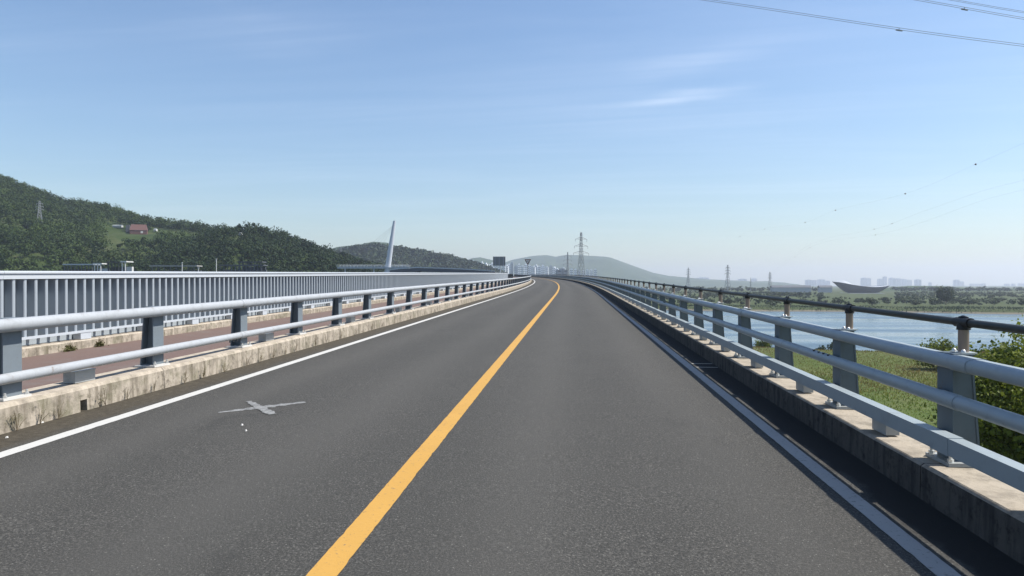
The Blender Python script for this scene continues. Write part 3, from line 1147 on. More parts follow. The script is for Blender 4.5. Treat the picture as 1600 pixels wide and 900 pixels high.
# ------------------------------------------------------------------ lattice pylons and wires
def pylon(px, py_top, py_base, depth, label, group=None, arms=3, base=None, wide=0.2, beam=0.22, z_base=None):
    b = at(px, py_base, depth) if z_base is None else ground_at(px, depth, z_base)
    topz = EYE + (HORIZON - py_top) / F * depth
    H = topz - b[2]
    e = empty('lattice_pylon', b, label, 'pylon', group)
    bw = (base or H * 0.20) / 2
    tw = bw * wide
    waist = 0.62
    def half(t):
        if t < waist:
            return bw + (tw * 1.5 - bw) * (t / waist)
        return tw * 1.5 + (tw * 0.6 - tw * 1.5) * ((t - waist) / (1 - waist))
    rot = 0.5
    ca, sa = math.cos(rot), math.sin(rot)
    def corner(k, t):
        sx, sy = ((-1, -1), (1, -1), (1, 1), (-1, 1))[k]
        h = half(t)
        x, y = sx * h, sy * h
        return (b[0] + x * ca - y * sa, b[1] + x * sa + y * ca, b[2] + H * t)
    levels = [0, 0.16, 0.30, 0.42, 0.53, 0.62, 0.70, 0.78, 0.86, 0.94, 1.0]
    for k in range(4):
        MB().tube([corner(k, t) for t in levels], beam * 0.6, 4).build('leg', 'lattice_steel', e)
    brc = MB()
    for i in range(len(levels) - 1):
        for k in range(4):
            k2 = (k + 1) % 4
            brc.bar(corner(k, levels[i]), corner(k2, levels[i + 1]), beam * 0.55)
            brc.bar(corner(k2, levels[i]), corner(k, levels[i + 1]), beam * 0.55)
            if i in (3, 5):
                brc.bar(corner(k, levels[i]), corner(k2, levels[i]), beam * 0.6)
    brc.build('bracing', 'lattice_steel', e)
    for j in range(arms):
        t = (0.70, 0.80, 0.90, 0.60)[j]
        ln = H * (0.125, 0.11, 0.095, 0.12)[j]
        am = MB()
        z = b[2] + H * t
        for sgn in (-1, 1):
            tip = (b[0] + sgn * ln * ca, b[1] + sgn * ln * sa, z)
            for dz in (0, H * 0.028):
                for q in (-1, 1):
                    h = half(t)
                    am.bar((b[0] + sgn * h * ca - q * h * sa, b[1] + sgn * h * sa + q * h * ca, z + dz), tip, beam * 0.6)
        am.build('cross_arm', 'lattice_steel', e)
        for sgn in (-1, 1):
            tip = (b[0] + sgn * ln * ca, b[1] + sgn * ln * sa, z)
            MB().tube([tip, (tip[0], tip[1], z - H * 0.035)], beam * 0.7, 6).build('insulator', 'tower_dark', e)
    return e


pylon(908, 363, 424, 620, 'tall steel lattice pylon standing right of the road\'s vanishing bend', z_base=-13, base=9, beam=0.24)
d_, p_ = HA.hit(62, 358)
pylon(62, 314, 358, d_ - 6, 'pale lattice pylon on the wooded hillside at far left', arms=3, base=5.2, beam=0.28, wide=0.25)
pylon(1137, 414, 446, 1150, 'grey lattice pylon right of the mountain\'s foot, taller than its neighbours', z_base=-13, base=9, beam=0.4)
pylon(1203, 425, 446, 1500, 'small faint lattice pylon left of the bowl-shaped building', z_base=-13, base=8, beam=0.5)
pylon(1075.5, 418, 446, 1900, 'faintest lattice pylon, over the foot of the mountain slope', z_base=-13, base=10, beam=0.6)
pylon(887, 394, 440, 1300, 'faint small lattice pylon just left of the tallest one', z_base=-13, base=8, beam=0.5)
pylon(533, 386, 412, 640, 'pale lattice pylon between the pine ridge and the leaning mast', arms=2, z_base=-10, base=6.5, beam=0.34)
pylon(1173, 434, 446, 1300, 'thin short mast between two lattice pylons on the far plain', z_base=-13, base=2, arms=1, beam=0.3)


def wire_pts(keys, n=40):
    """keys: (px, py, depth); straight in plan between them"""
    P = [at(*k) for k in keys]
    out = []
    ts = np.linspace(0, len(P) - 1, n)
    for t in ts:
        i = min(int(t), len(P) - 2)
        f = t - i
        p0 = P[max(i - 1, 0)]; p1 = P[i]; p2 = P[i + 1]; p3 = P[min(i + 2, len(P) - 1)]
        out.append(0.5 * ((2 * p1) + (-p0 + p2) * f + (2 * p0 - 5 * p1 + 4 * p2 - p3) * f * f + (-p0 + 3 * p1 - 3 * p2 + p3) * f ** 3))
    return out


def overhead(label, keys, r, gap, dampers=(), balls=(), ball_r=0.35, n=50, group=None):
    pts = wire_pts(keys, n)
    e = empty('power_line', pts[0], label, 'cable', group)
    for dz in ((-gap / 2, gap / 2) if gap else (0,)):
        MB().tube([q + np.array((0, 0, dz)) for q in pts], r, 6).build('conductor', 'cable', e)
    A = np.array(pts)
    cam_inv = CAM_M.inverted()
    pxs = []
    for q in pts:
        v = cam_inv @ Vector(q)
        pxs.append(800 + F * v.x / -v.z)
    order = np.argsort(pxs)
    pxs = np.array(pxs)[order]; A = A[order]
    def where(px):
        return np.array([np.interp(px, pxs, A[:, j]) for j in range(3)])
    for px in dampers:
        c = where(px); d = where(px + 4) - c; d /= np.linalg.norm(d)
        MB().tube([c - d * 0.4 - np.array((0, 0, 0.22)), c + d * 0.4 - np.array((0, 0, 0.22))], 0.075, 6).build('damper', 'tower_dark', e)
        MB().tube([c - np.array((0, 0, 0.22)), c + np.array((0, 0, gap / 2))], 0.04, 6).build('clamp', 'tower_dark', e)
    for px in balls:
        c = where(px)
        m = MB()
        n_ = 10
        prof = [(ball_r * math.sin(math.pi * i / n_), -ball_r * math.cos(math.pi * i / n_)) for i in range(n_ + 1)]
        vs = [(c[0] + r_ * math.cos(2 * math.pi * k / 12), c[1] + r_ * math.sin(2 * math.pi * k / 12), c[2] + z_) for r_, z_ in prof for k in range(12)]
        fs = [(i * 12 + k, i * 12 + (k + 1) % 12, (i + 1) * 12 + (k + 1) % 12, (i + 1) * 12 + k) for i in range(n_) for k in range(12)]
        m.add(vs, fs).build('marker_ball', 'marker', e, smooth=True)


overhead('twin overhead power cable crossing the top right corner, the longest one in view', [(300, -110, 150), (700, -57, 125), (1105, 0, 105), (1405, 45, 92), (1600, 71, 86), (1800, 95, 80), (2300, 150, 70)], 0.026, 0.24, dampers=(1405,))
overhead('second overhead power cable, with a clamp, near the top right corner', [(700, -125, 125), (1105, -58, 108), (1437, 0, 95), (1600, 29, 90), (1900, 78, 82), (2300, 140, 72)], 0.026, 0.22, dampers=(1507,))
overhead('uppermost overhead power cable at the very top right corner', [(800, -110, 140), (1230, -45, 120), (1495, 1, 108), (1600, 19, 104), (1900, 66, 95), (2300, 125, 85)], 0.026, 0.2)
overhead('distant sagging wire carrying small marker balls over the river', [(1137, 415, 1150), (1156, 369.5, 950), (1195, 358, 800), (1258, 347.5, 640), (1305, 328.5, 540), (1415, 302.5, 420), (1525, 256.5, 330), (1640, 205, 270), (1800, 130, 215)], 0.018, 0, balls=(1156.5, 1195, 1258, 1305.5, 1414.5, 1524.5), ball_r=0.42, n=60)
overhead('upper of two faint sagging wires falling to the far pylons', [(1203, 428, 1500), (1262, 384, 900), (1366, 358, 620), (1430, 335, 520), (1530, 300, 420), (1600, 281, 370), (1750, 235, 300)], 0.022, 0, balls=(1366, 1394), ball_r=0.36)
overhead('lower of two faint sagging wires falling to the far pylons', [(1203, 432, 1500), (1265, 387, 900), (1368, 367, 640), (1430, 351, 540), (1530, 315, 440), (1600, 296, 390), (1750, 255, 310)], 0.022, 0, balls=(1242, 1266, 1368), ball_r=0.36)


# ------------------------------------------------------------------ towns and buildings
def tower(px, depth, w, h, z0, material, label, cat, group, rz=0.0, crown=True, d=None):
    b = ground_at(px, depth, z0)
    d = d or w * 0.7
    e = empty('apartment_tower', b, label, cat, group)
    m = MB()
    # two wings with a recessed stair slot between them
    ca, sa = math.cos(rz), math.sin(rz)
    for sgn in (-1, 1):
        m.box((b[0] + sgn * w * 0.28 * ca, b[1] + sgn * w * 0.28 * sa, b[2] + h / 2), (w * 0.44, d, h), rz)
    m.build('wing', material, e)
    MB().box((b[0], b[1], b[2] + h * 0.49), (w * 0.13, d * 0.7, h * 0.98), rz).build('stair_core', 'tower_grey' if material == 'tower_white' else material, e)
    nfl = max(3, int(h / 7))
    g = MB()
    for i in range(nfl):
        z = b[2] + h * (i + 0.6) / nfl
        for sgn in (-1, 1):
            cx, cy = sgn * w * 0.28, -d / 2 - 0.06
            g.box((b[0] + cx * ca - cy * sa, b[1] + cx * sa + cy * ca, z), (w * 0.30, 0.12, h / nfl * 0.34), rz)
    tag(g.build('window_bands', 'window_glass', e), kind='stuff')
    if crown:
        MB().box((b[0], b[1], b[2] + h + h * 0.03), (w * 0.5, d * 0.6, h * 0.06), rz).build('roof_house', material, e)
    return e


rt = random.Random(5)
LBL_W = 'white apartment tower in the distant row below the mountain'
x = 700.0
while x < 884:
    big = 0.8 if 770 < x < 800 else 1.0
    depth = rt.uniform(2500, 3000)
    top = np.interp(x, [700, 740, 790, 830, 860, 884], [411, 412, 413, 414, 418, 421]) + rt.uniform(-2.5, 3.0)
    h = EYE + (HORIZON - top) / F * depth + 13
    tm_ = rt.choice(['tower_white', 'tower_white', 'tower_white', 'tower_grey'])
    zx = 'left of the grey sign board' if x < 770 else 'between the sign board and the give-way sign' if x < 829 else 'right of the give-way sign'
    zc = 'white' if tm_ == 'tower_white' else 'grey'
    tower(x, depth, rt.uniform(10, 15) * depth / 2700, h, -13, tm_, f'distant {zc} apartment tower {zx}', 'building', f'{zc} apartment towers {zx}', rt.uniform(-0.4, 0.4))
    x += rt.uniform(3.8, 6.5)
for k in range(7):
    xx = 893 + k * 6.2
    depth = rt.uniform(2300, 2500)
    tower(xx, depth, 10, EYE + (HORIZON - rt.uniform(420.5, 423.5)) / F * depth + 13, -13, 'tower_white', 'low white apartment block under the tall pylon', 'building', 'low blocks under the tall pylon', 0.1)
tower(861 + 17, 1500, 22, EYE + (HORIZON - 421.5) / F * 1500 + 13, -13, 'tower_dark', 'dark broad block at the right end of the white towers', 'building', None, 0.2)
LBL_F = 'faint grey high-rise in the haze on the right horizon'
for (x, top, wpx) in ((1098, 434, 16), (1160, 436, 14), (1178, 435.5, 8), (1263, 437.5, 9), (1272, 438, 7), (1283, 437, 10), (1293, 439, 6), (1350, 434.5, 8), (1357, 435, 6), (1375, 436, 7), (1382, 432.5, 6), (1393, 434.5, 8), (1402, 435.5, 10), (1412, 436.5, 8), (1420, 437.5, 7),
                      (1434, 437, 9), (1453, 441.5, 4), (1494, 437.5, 8), (1500, 440, 9), (1519, 445, 6), (1527, 444, 7), (1536, 448, 6), (1573, 448, 6), (1583, 446, 5), (1594, 443, 6), (1600, 446, 7), (1620, 441, 9), (1640, 443, 8)):
    depth = rt.uniform(7200, 8200)
    h = EYE + (HORIZON - top) / F * depth + 13
    h = max(h, 26)
    zx = 'left of the bowl-shaped building' if x < 1300 else 'just right of the bowl-shaped building' if x < 1440 else 'behind the large lone tree' if x < 1510 else 'near the right edge'
    tower(x, depth, wpx * depth / F, h, -13, 'tower_grey', 'faint grey high-rise in the haze, ' + zx, 'building', 'high-rises in the haze, ' + zx, rt.uniform(-0.3, 0.3), crown=rt.random() < 0.6)
for (x, w, lab) in ((1219, 30, 'long low dark building under the faint pylons across the river'), (1245, 44, 'broad low dark roof left of the bowl-shaped building'), (1289, 20, 'low dark block just left of the bowl-shaped building')):
    p = ground_at(x, 1250, -13)
    e = empty('low_building', p, lab, 'building')
    MB().box((p[0], p[1], p[2] + 5), (w, 14, 10)).build('wall', 'tower_grey', e)
    MB().prism([(p[1] - 8, p[2] + 10), (p[1] + 8, p[2] + 10), (p[1], p[2] + 13.5)], 'x', p[0] - w / 2 - 1, p[0] + w / 2 + 1).build('roof', 'roof_dark', e)


def bowl_building():
    depth = 1165.0
    c = ground_at(1345, depth, -12.8)
    e = empty('bowl_building', c, 'silver boat-shaped building with upturned ends across the river', 'building')
    k = depth / F
    # outline in photo pixels: rim (far and near edge) and keel along its length
    xs = np.linspace(0, 1, 41)
    L = 86.0
    rim = np.interp(xs, [0, 0.1, 0.2, 0.3, 0.4, 0.5, 0.6, 0.7, 0.8, 0.9, 1.0], [439.5, 440.6, 442.3, 444.2, 445.8, 447.0, 447.8, 448.0, 447.7, 446.9, 445.6])
    keel = np.interp(xs, [0, 0.05, 0.12, 0.2, 0.3, 0.5, 0.7, 0.8, 0.9, 1.0], [440.5, 444.0, 449.5, 455.0, 458.6, 459.5, 459.0, 457.0, 452.5, 446.4])
    wid = 15.0 * np.sin(np.clip(xs, 0.004, 0.996) * math.pi) ** 0.7 + 0.3
    ns = 14
    V = []
    for i in range(41):
        zr = EYE + (HORIZON - rim[i]) * k
        zk = EYE + (HORIZON - keel[i]) * k
        xx = c[0] + (xs[i] - 0.5) * L * k
        for j in range(ns + 1):
            a = math.pi * j / ns
            cy = -math.cos(a)
            V.append((xx, c[1] + wid[i] * cy, zr + (zk - zr) * (math.sin(a) ** 0.75) + 0.5 * cy))
    fs = [(i * (ns + 1) + j, (i + 1) * (ns + 1) + j, (i + 1) * (ns + 1) + j + 1, i * (ns + 1) + j + 1) for i in range(40) for j in range(ns)]
    MB().add(V, fs).build('shell', 'silver_shell', e, smooth=True)
    # roof dished between the two rims, lighter
    V2 = []
    for i in range(41):
        a = np.array(V[i * (ns + 1)]); b = np.array(V[i * (ns + 1) + ns])
        for j in range(7):
            t = j / 6
            q = a * (1 - t) + b * t
            q[2] += math.sin(math.pi * t) * 4.2 * math.exp(-((xs[i] - 0.2) / 0.13) ** 2) - 0.25
            V2.append(tuple(q))
    fs2 = [(i * 7 + j, (i + 1) * 7 + j, (i + 1) * 7 + j + 1, i * 7 + j + 1) for i in range(40) for j in range(6)]
    MB().add(V2, fs2).build('roof', 'tower_grey', e, smooth=True)
    for sgn in (-1, 1):
        q = V[8 * (ns + 1) + (2 if sgn < 0 else ns - 2)]
    MB().box((c[0], c[1], c[2] - 0.2), (60, 20, 3.0)).build('base', 'tower_grey', e)
    MB().box((c[0] - 6, c[1] - 40, c[2] + 0.5), (52, 8, 1.0)).build('terrace', 'plaster', e)


bowl_building()

# brick house, sheds and fields on the hillside
d_h, p_h = HA.hit(212, 366)
k = d_h / F
e = empty('brick_house', p_h, 'red house with a big sloping red roof in a clearing on the wooded hill', 'house')
W_, H_ = 24 * k, 15.5 * k
c_ = at(214, 366, d_h)
MB().box((c_[0], c_[1] + 3, c_[2] + H_ * 0.2 - 2), (W_, 8, H_ * 0.4 + 4), 0.45).build('wall', 'brick_red', e)
MB().box((c_[0], c_[1] + 3, c_[2] + H_ * 0.7 + 0.01), (W_ * 1.04, 8.6, H_ * 0.6), 0.45, taper=(0.84, 0.35)).build('roof', 'brick_red', e)
pL = at(197, 364, d_h + 2)
MB().box((pL[0], pL[1] + 3, pL[2] + H_ * 0.42 - 2), (W_ * 0.22, 5, H_ * 0.8 + 4), 0.45).build('annex', 'roof_dark', e)
pW = at(224, 363, d_h - 2)
MB().box((pW[0], pW[1] - 2.5, pW[2]), (3.2 * k, 0.4, 3.2 * k), 0.45).build('window', 'plaster', e)
for (x, y, w, lab) in ((184, 354, 15, 'white greenhouse left of the red-roofed house'), (243, 360, 4, 'tiny white shed right of the red-roofed house'), (376, 366, 3, 'small pale hut among the trees of the pine ridge')):
    hh = HB if x > 300 else HA
    dd, pp = hh.hit(x, y + 2)
    c_ = at(x, y, dd - 3)
    kk = dd / F
    e = empty('hut', c_, lab, 'hut')
    MB().box(c_, (w * kk, 3, 3.2 * kk)).build('wall', 'plaster', e)
    MB().prism([(c_[1] - 1.8, c_[2] + 1.6 * kk), (c_[1] + 1.8, c_[2] + 1.6 * kk), (c_[1], c_[2] + 2.6 * kk)], 'x', c_[0] - w * kk * 0.52, c_[0] + w * kk * 0.52).build('roof', 'fence_white', e)

# riverside pavilions that peep over the white fence
def pavilion(x0, x1, top, depth, label, roofmat, wallmat, posts=6, accents=(), colmat=None):
    a = at(x0, top, depth); b = at(x1, top, depth)
    c = (a + b) / 2
    L = np.linalg.norm(b - a)
    z0 = -11.0
    rz = math.atan2(b[1] - a[1], b[0] - a[0])
    e = empty('pavilion', (c[0], c[1], z0), label, 'building')
    ht = c[2] - z0
    MB().box((c[0], c[1], c[2] - 0.35), (L, 6, 0.5), rz).build('roof', roofmat, e)
    MB().box((c[0], c[1] + 2.2, z0 + ht * 0.45), (L * 0.96, 1.5, ht * 0.88), rz).build('wall', wallmat, e)
    for i in range(posts):
        t = (i + 0.5) / posts
        q = a * (1 - t) + b * t
        MB().box((q[0], q[1] - 2.4, z0 + (ht - 0.7) / 2), (0.35, 0.35, ht - 0.7)).build('column', colmat or roofmat, e)
    for (x, y0, y1, w) in accents:
        t_ = at(x, y0, depth - 4); b_ = at(x, y1, depth - 4)
        MB().box((t_[0], t_[1], (t_[2] + b_[2]) / 2), (w * depth / F, 2, t_[2] - b_[2]), rz).build('kiosk', 'plaster', e)


pavilion(104, 152, 412.2, 330, 'long dark pavilion with thin pale roof edge behind the white fence', 'tower_grey', 'dark_metal', 9, colmat='roof_dark')
pavilion(151, 165, 411.0, 326, 'small white-roofed stand at the right end of the long pavilion', 'plaster', 'tower_grey', 3)
pavilion(172, 193, 408.5, 330, 'dark boxy hut beside the white kiosk', 'dark_metal', 'dark_metal', 4)
pavilion(194, 203, 407.8, 325, 'white two-tier kiosk peeping over the fence', 'plaster', 'plaster', 2)
pavilion(238, 312, 414.5, 335, 'long low grey-green shed roof behind the white fence', 'concrete', 'roof_dark', 8, colmat='roof_dark')
pavilion(345, 415, 413.5, 340, 'long dark riverside building with a row of pale columns', 'roof_dark', 'roof_dark', 12)
pavilion(376, 413, 408.5, 352, 'upper dark storey behind the riverside building with columns', 'roof_dark', 'dark_metal', 8)
for (x, top, lab) in ((284.5, 411, 'short white pole above the low shed roof'), (338, 405, 'slender white lamp post left of the columned building'), (310, 419, 'white gate post left of the slender lamp post')):
    t_ = at(x, top, 320)
    e = empty('pole', (t_[0], t_[1], -11), lab, 'pole')
    MB().tube([(t_[0], t_[1], -11), (t_[0], t_[1], t_[2])], [0.24, 0.16], 8).build('shaft', 'plaster', e)
    MB().box((t_[0], t_[1], t_[2] + 0.1), (0.6, 0.4, 0.3)).build('cap', 'plaster', e)


# leaning white bridge mast with its footbridge, and the dark overpass
def mast_bridge():
    D = 410.0
    top = at(616.5, 345, D); foot = at(606.5, 414, D)
    e = empty('mast_bridge', (foot[0], foot[1], -15), 'white leaning single-mast footbridge on the left', 'bridge')
    d = (top - foot); ln = np.linalg.norm(d); d /= ln
    low = foot - d * 16
    m = MB()
    n = 10
    rings = []
    for t, r in ((0, 1.75), (0.35, 1.7), (0.7, 1.35), (1.0, 0.8)):
        c = low + (top - low) * t
        rings.append([(c[0] + r * math.cos(2 * math.pi * k / n), c[1] + r * 0.8 * math.sin(2 * math.pi * k / n), c[2]) for k in range(n)])
    vs = [p for rg in rings for p in rg]
    fs = [(i * n + k, i * n + (k + 1) % n, (i + 1) * n + (k + 1) % n, (i + 1) * n + k) for i in range(3) for k in range(n)] + [tuple(3 * n + k for k in range(n))]
    mast = m.add(vs, fs).build('mast', 'mast_paint', e, smooth=True)
    cp = top - d * 2.2
    MB().tube([cp - d * 0.4, cp + d * 2.9], 0.95, 10).build('mast_head', 'tower_dark', mast)
    a = at(528, 417.5, D); b = at(640, 417.5, D)
    rz = math.atan2(b[1] - a[1], b[0] - a[0])
    c = (a + b) / 2
    L = np.linalg.norm(b - a)
    MB().box((c[0], c[1], a[2] - 0.4), (L, 4, 0.7), rz).build('deck', 'tower_grey', e)
    for t in np.linspace(0.1, 0.9, 3):
        q = a * (1 - t) + b * t
        MB().tube([(q[0], q[1], -16), (q[0], q[1], a[2] - 0.75)], 0.5, 10).build('pier', 'tower_grey', e)
    rail = MB()
    for side in (-1.9, 1.9):
        for z in (0.5, 1.2):
            rail.tube([(a[0], a[1] + side, a[2] + z), (b[0], b[1] + side, a[2] + z)], 0.06, 6)
    rail.build('railing', 'tower_white', e)
    for t in np.linspace(0, 1, 22):
        q = a * (1 - t) + b * t
        MB().box((q[0], q[1] - 1.9, a[2] + 0.6), (0.12, 0.1, 1.2)).build('railing_post', 'tower_white', e)
    for t in (0.08, 0.2, 0.32, 0.44):
        q = a * (1 - t) + b * t
        MB().tube([cp, (q[0], q[1], a[2])], 0.035, 5).build('stay_cable', 'cable', e)
    q = at(617, 414, D)
    MB().tube([top - d * 10, q], 0.05, 5).build('stay_cable', 'cable', e)


mast_bridge()


def overpass():
    keys = [(612, 423), (630, 420.6), (655, 419.2), (690, 420.2), (720, 421.4), (750, 423), (775, 425)]
    D = 350.0
    e = empty('overpass', at(700, 430, D), 'dark low road bridge just above the white fence', 'bridge')
    V = []
    for (x, y) in keys:
        p = at(x, y, D)
        V += [(p[0], p[1] - 4, p[2]), (p[0], p[1] + 4, p[2]), (p[0], p[1] + 4, p[2] - 1.5), (p[0], p[1] - 4, p[2] - 1.5)]
    n = len(keys)
    fs = [(i * 4 + k, i * 4 + (k + 1) % 4, (i + 1) * 4 + (k + 1) % 4, (i + 1) * 4 + k) for i in range(n - 1) for k in range(4)]
    fs += [(0, 1, 2, 3), tuple((n - 1) * 4 + k for k in range(4))]
    MB().add(V, fs).build('deck', 'roof_dark', e)
    for i in range(1, n - 1):
        p = at(*keys[i], D)
        MB().box((p[0], p[1], (p[2] - 1.5 - 16) / 2), (1.6, 2.5, p[2] - 1.5 + 16)).build('pier', 'roof_dark', e)
    V = []
    for (x, y) in keys:
        p = at(x, y, D)
        V += [(p[0], p[1] - 4.1, p[2] + 0.1), (p[0], p[1] - 3.9, p[2] + 0.1), (p[0], p[1] - 3.9, p[2] + 0.55), (p[0], p[1] - 4.1, p[2] + 0.55)]
    MB().add(V, fs).build('parapet', 'tower_grey', e)


overpass()


# ------------------------------------------------------------------ woods, trees, bushes, grass
def forest(name, hill, n, u0, u1, d_lo, d_hi, material, hmin, hmax, per, seed, avoid=None, pointed=0.3, leaf=0.75):
    rng = np.random.default_rng(seed)
    U = rng.uniform(u0, u1, n * 2)
    D = np.sqrt(rng.uniform(d_lo ** 2, d_hi ** 2, n * 2))
    keep = np.ones(len(U), bool)
    if avoid is not None:
        keep = ~avoid(U, D)
    U, D = U[keep][:n], D[keep][:n]
    P = hill.points(U, D)
    ok = P[:, 2] > LAND_Z - 1.0
    P = P[ok]
    n = len(P)
    H = rng.uniform(hmin, hmax, n)
    Wd = H * rng.uniform(0.4, 0.62, n)
    pt = rng.random(n) < pointed
    # several clumps per crown, leaves on each clump's shell
    nc = 5
    cl = rng.normal(0, 1, (n, nc, 3)); cl /= np.linalg.norm(cl, axis=2, keepdims=True)
    cl *= rng.uniform(0.35, 0.75, (n, nc, 1))
    cl[:, :, 2] = cl[:, :, 2] * 0.9
    taper = np.where(pt[:, None], np.clip(1.0 - 0.75 * (cl[:, :, 2] + 0.7), 0.15, 1.2), 1.0)
    cen = np.empty((n, nc, 3))
    cen[:, :, 0] = P[:, None, 0] + cl[:, :, 0] * Wd[:, None] * taper
    cen[:, :, 1] = P[:, None, 1] + cl[:, :, 1] * Wd[:, None] * taper
    cen[:, :, 2] = P[:, None, 2] + H[:, None] * (0.55 + 0.42 * cl[:, :, 2])
    rad = (Wd[:, None] * rng.uniform(0.35, 0.62, (n, nc))) * np.where(pt[:, None], np.clip(taper, 0.3, 1), 1.0)
    pat = (0.30 * noise2(P[:, 0] * 0.03, P[:, 1] * 0.025, seed) + 0.12 * noise2(P[:, 0] * 0.11, P[:, 1] * 0.1, seed + 2))[:, None]
    tb = rng.beta(1.5, 1.9, (n, 1)) * 0.75 + rng.uniform(0, 0.15, (n, nc)) + pat
    k = per // nc
    dirs = rng.normal(0, 1, (n, nc, k, 3)); dirs /= np.linalg.norm(dirs, axis=3, keepdims=True)
    dirs[..., 2] = np.where(rng.random(dirs.shape[:3]) < 0.5, np.abs(dirs[..., 2]), dirs[..., 2])
    C = cen[:, :, None, :] + dirs * (rad[:, :, None, None] * rng.uniform(0.75, 1.1, (n, nc, k, 1)))
    T = np.clip(tb[:, :, None] + rng.normal(0, 0.05, (n, nc, k)), 0, 1)
    C = C.reshape(-1, 3); N = dirs.reshape(-1, 3); T = T.ravel()
    S = rng.uniform(0.55, 1.1, len(C)) * leaf
    Q = leaf_quads(C, N * 2.0, S, rng)
    me = quads_mesh(name, Q, material, T)
    return new_obj(name, me)


def av(U, D):
    c1 = (U > 160) & (U < 248) & (D > d_h - 120) & (D < d_h + 14)
    c2 = (U > 245) & (U < 345) & (np.abs(D - (HA.crest_d(U) - 75)) < 42)
    c3 = (noise2(U * 0.05, D * 0.03, 3) > 0.8) & (D > 560)
    return c1 | c2 | c3


o = forest('hill_forest', HA, 4200, -260, 560, 440, 860, 'leaf_forest', 7, 14, 110, 1, av, 0.12, 0.8)
tag(o, 'dense green wood covering the tall hillside at far left', 'woodland', kind='stuff')
o = forest('pine_forest', HB, 2700, 180, 660, 402, 640, 'leaf_pine', 6, 11.5, 90, 2, None, 0.65, 0.68)
tag(o, 'dark pine wood covering the lower ridge in the middle left', 'woodland', kind='stuff')
o = forest('green_hill_forest', HC2, 3600, 480, 790, 1160, 1660, 'leaf_far', 8, 14, 20, 3, None, 0.3, 2.4)
tag(o, 'hazy wood covering the green hill behind the leaning mast', 'woodland', kind='stuff')



class Plain:
    def points(self, U, D):
        x = (np.asarray(U, float) - 800) / F * D
        cy_, sy_ = math.cos(YAW), math.sin(YAW)
        wx, wy = x * cy_ - D * sy_, x * sy_ + D * cy_
        return np.stack([wx, wy, land_z(wx, wy)], -1)


def av2(U, D):
    return (U > 1290) & (U < 1395)


o = forest('riverside_scrub', Plain(), 1500, 960, 1700, 485, 1150, 'leaf_plain', 1.6, 4.2, 20, 8, lambda U, D: (D < 478 + 0 * U) | ((noise2(U * 0.02, D * 0.02, 6)) < -0.1) | ((U > 1288) & (U < 1398) & (D > 680)), 0.0, 0.75)
tag(o, 'low green scrub dotted over the plain across the river', 'scrub', kind='stuff')
o = forest('far_treeline', Plain(), 420, 960, 1800, 1290, 1400, 'leaf_far', 6, 11, 30, 6, av2, 0.1, 1.6)
tag(o, 'low dark treeline along the far edge of the plain across the river', 'woodland', kind='stuff')


def crown_mesh(name, h, w, seed, material, leaves, leaf, clumps=12, low=0.25, pointed=False, z_off=0.0):
    rng = np.random.default_rng(seed)
    cl = rng.normal(0, 1, (clumps, 3)); cl /= np.linalg.norm(cl, axis=1, keepdims=True)
    cl *= rng.uniform(0.3, 0.8, (clumps, 1))
    cen = np.stack([cl[:, 0] * w / 2, cl[:, 1] * w / 2, h * (low + (1 - low) * (0.5 + 0.55 * cl[:, 2]))], 1)
    if pointed:
        cen[:, :2] *= np.clip(1.25 - cen[:, 2:3] / h, 0.15, 1)
    rad = w * rng.uniform(0.13, 0.27, clumps)
    tb = rng.uniform(0.1, 0.75, clumps)
    k = leaves // clumps
    d = rng.normal(0, 1, (clumps, k, 3)); d /= np.linalg.norm(d, axis=2, keepdims=True)
    C = cen[:, None, :] + d * rad[:, None, None] * rng.uniform(0.45, 1.15, (clumps, k, 1)) * np.array((1, 1, 0.85))
    T = np.clip(tb[:, None] + 0.18 * d[:, :, 2] * 0 + rng.normal(0, 0.14, (clumps, k)), 0, 1)
    Q = leaf_quads(C.reshape(-1, 3), d.reshape(-1, 3), rng.uniform(0.6, 1.1, clumps * k) * leaf, rng)
    Q[:, :, 2] = np.maximum(Q[:, :, 2], 0.05) + z_off
    return quads_mesh(name, Q, material, T.ravel()), cen


def trunk_mesh(h, r, cen, seed):
    rr = random.Random(seed)
    m = MB()
    m.tube([(0, 0, -0.4), (r * 0.4, 0, h * 0.25), (-r * 0.3, r * 0.3, h * 0.5), (0, 0, h * 0.8)], [r * 1.2, r, r * 0.7, r * 0.25], 8)
    for c in list(cen)[:6]:
        z = min(h * 0.6, max(h * 0.2, c[2] * 0.55))
        m.tube([(0, 0, z), (c[0] * 0.5, c[1] * 0.5, (z + c[2]) / 2 + 0.1 * h * 0.2), (c[0], c[1], c[2])], [r * 0.5, r * 0.3, r * 0.12], 6)
    return m.mesh('trunk', 'bark')


def tree(name, x, y, h, w, seed, material, leaves, leaf, label, cat, group=None, clumps=12, low=0.25, pointed=False, r=None):
    z = float(land_z(x, y)) - 0.1
    e = empty(name, (x, y, z), label, cat, group)
    cm, cen = crown_mesh('crown', h, w, seed, material, leaves, leaf, clumps, low, pointed)
    new_obj('trunk', trunk_mesh(h, r or h * 0.022, cen, seed), e)
    new_obj('crown', cm, e)
    return e


def place(px, depth):
    p = ground_at(px, depth, 0)
    return p[0], p[1]


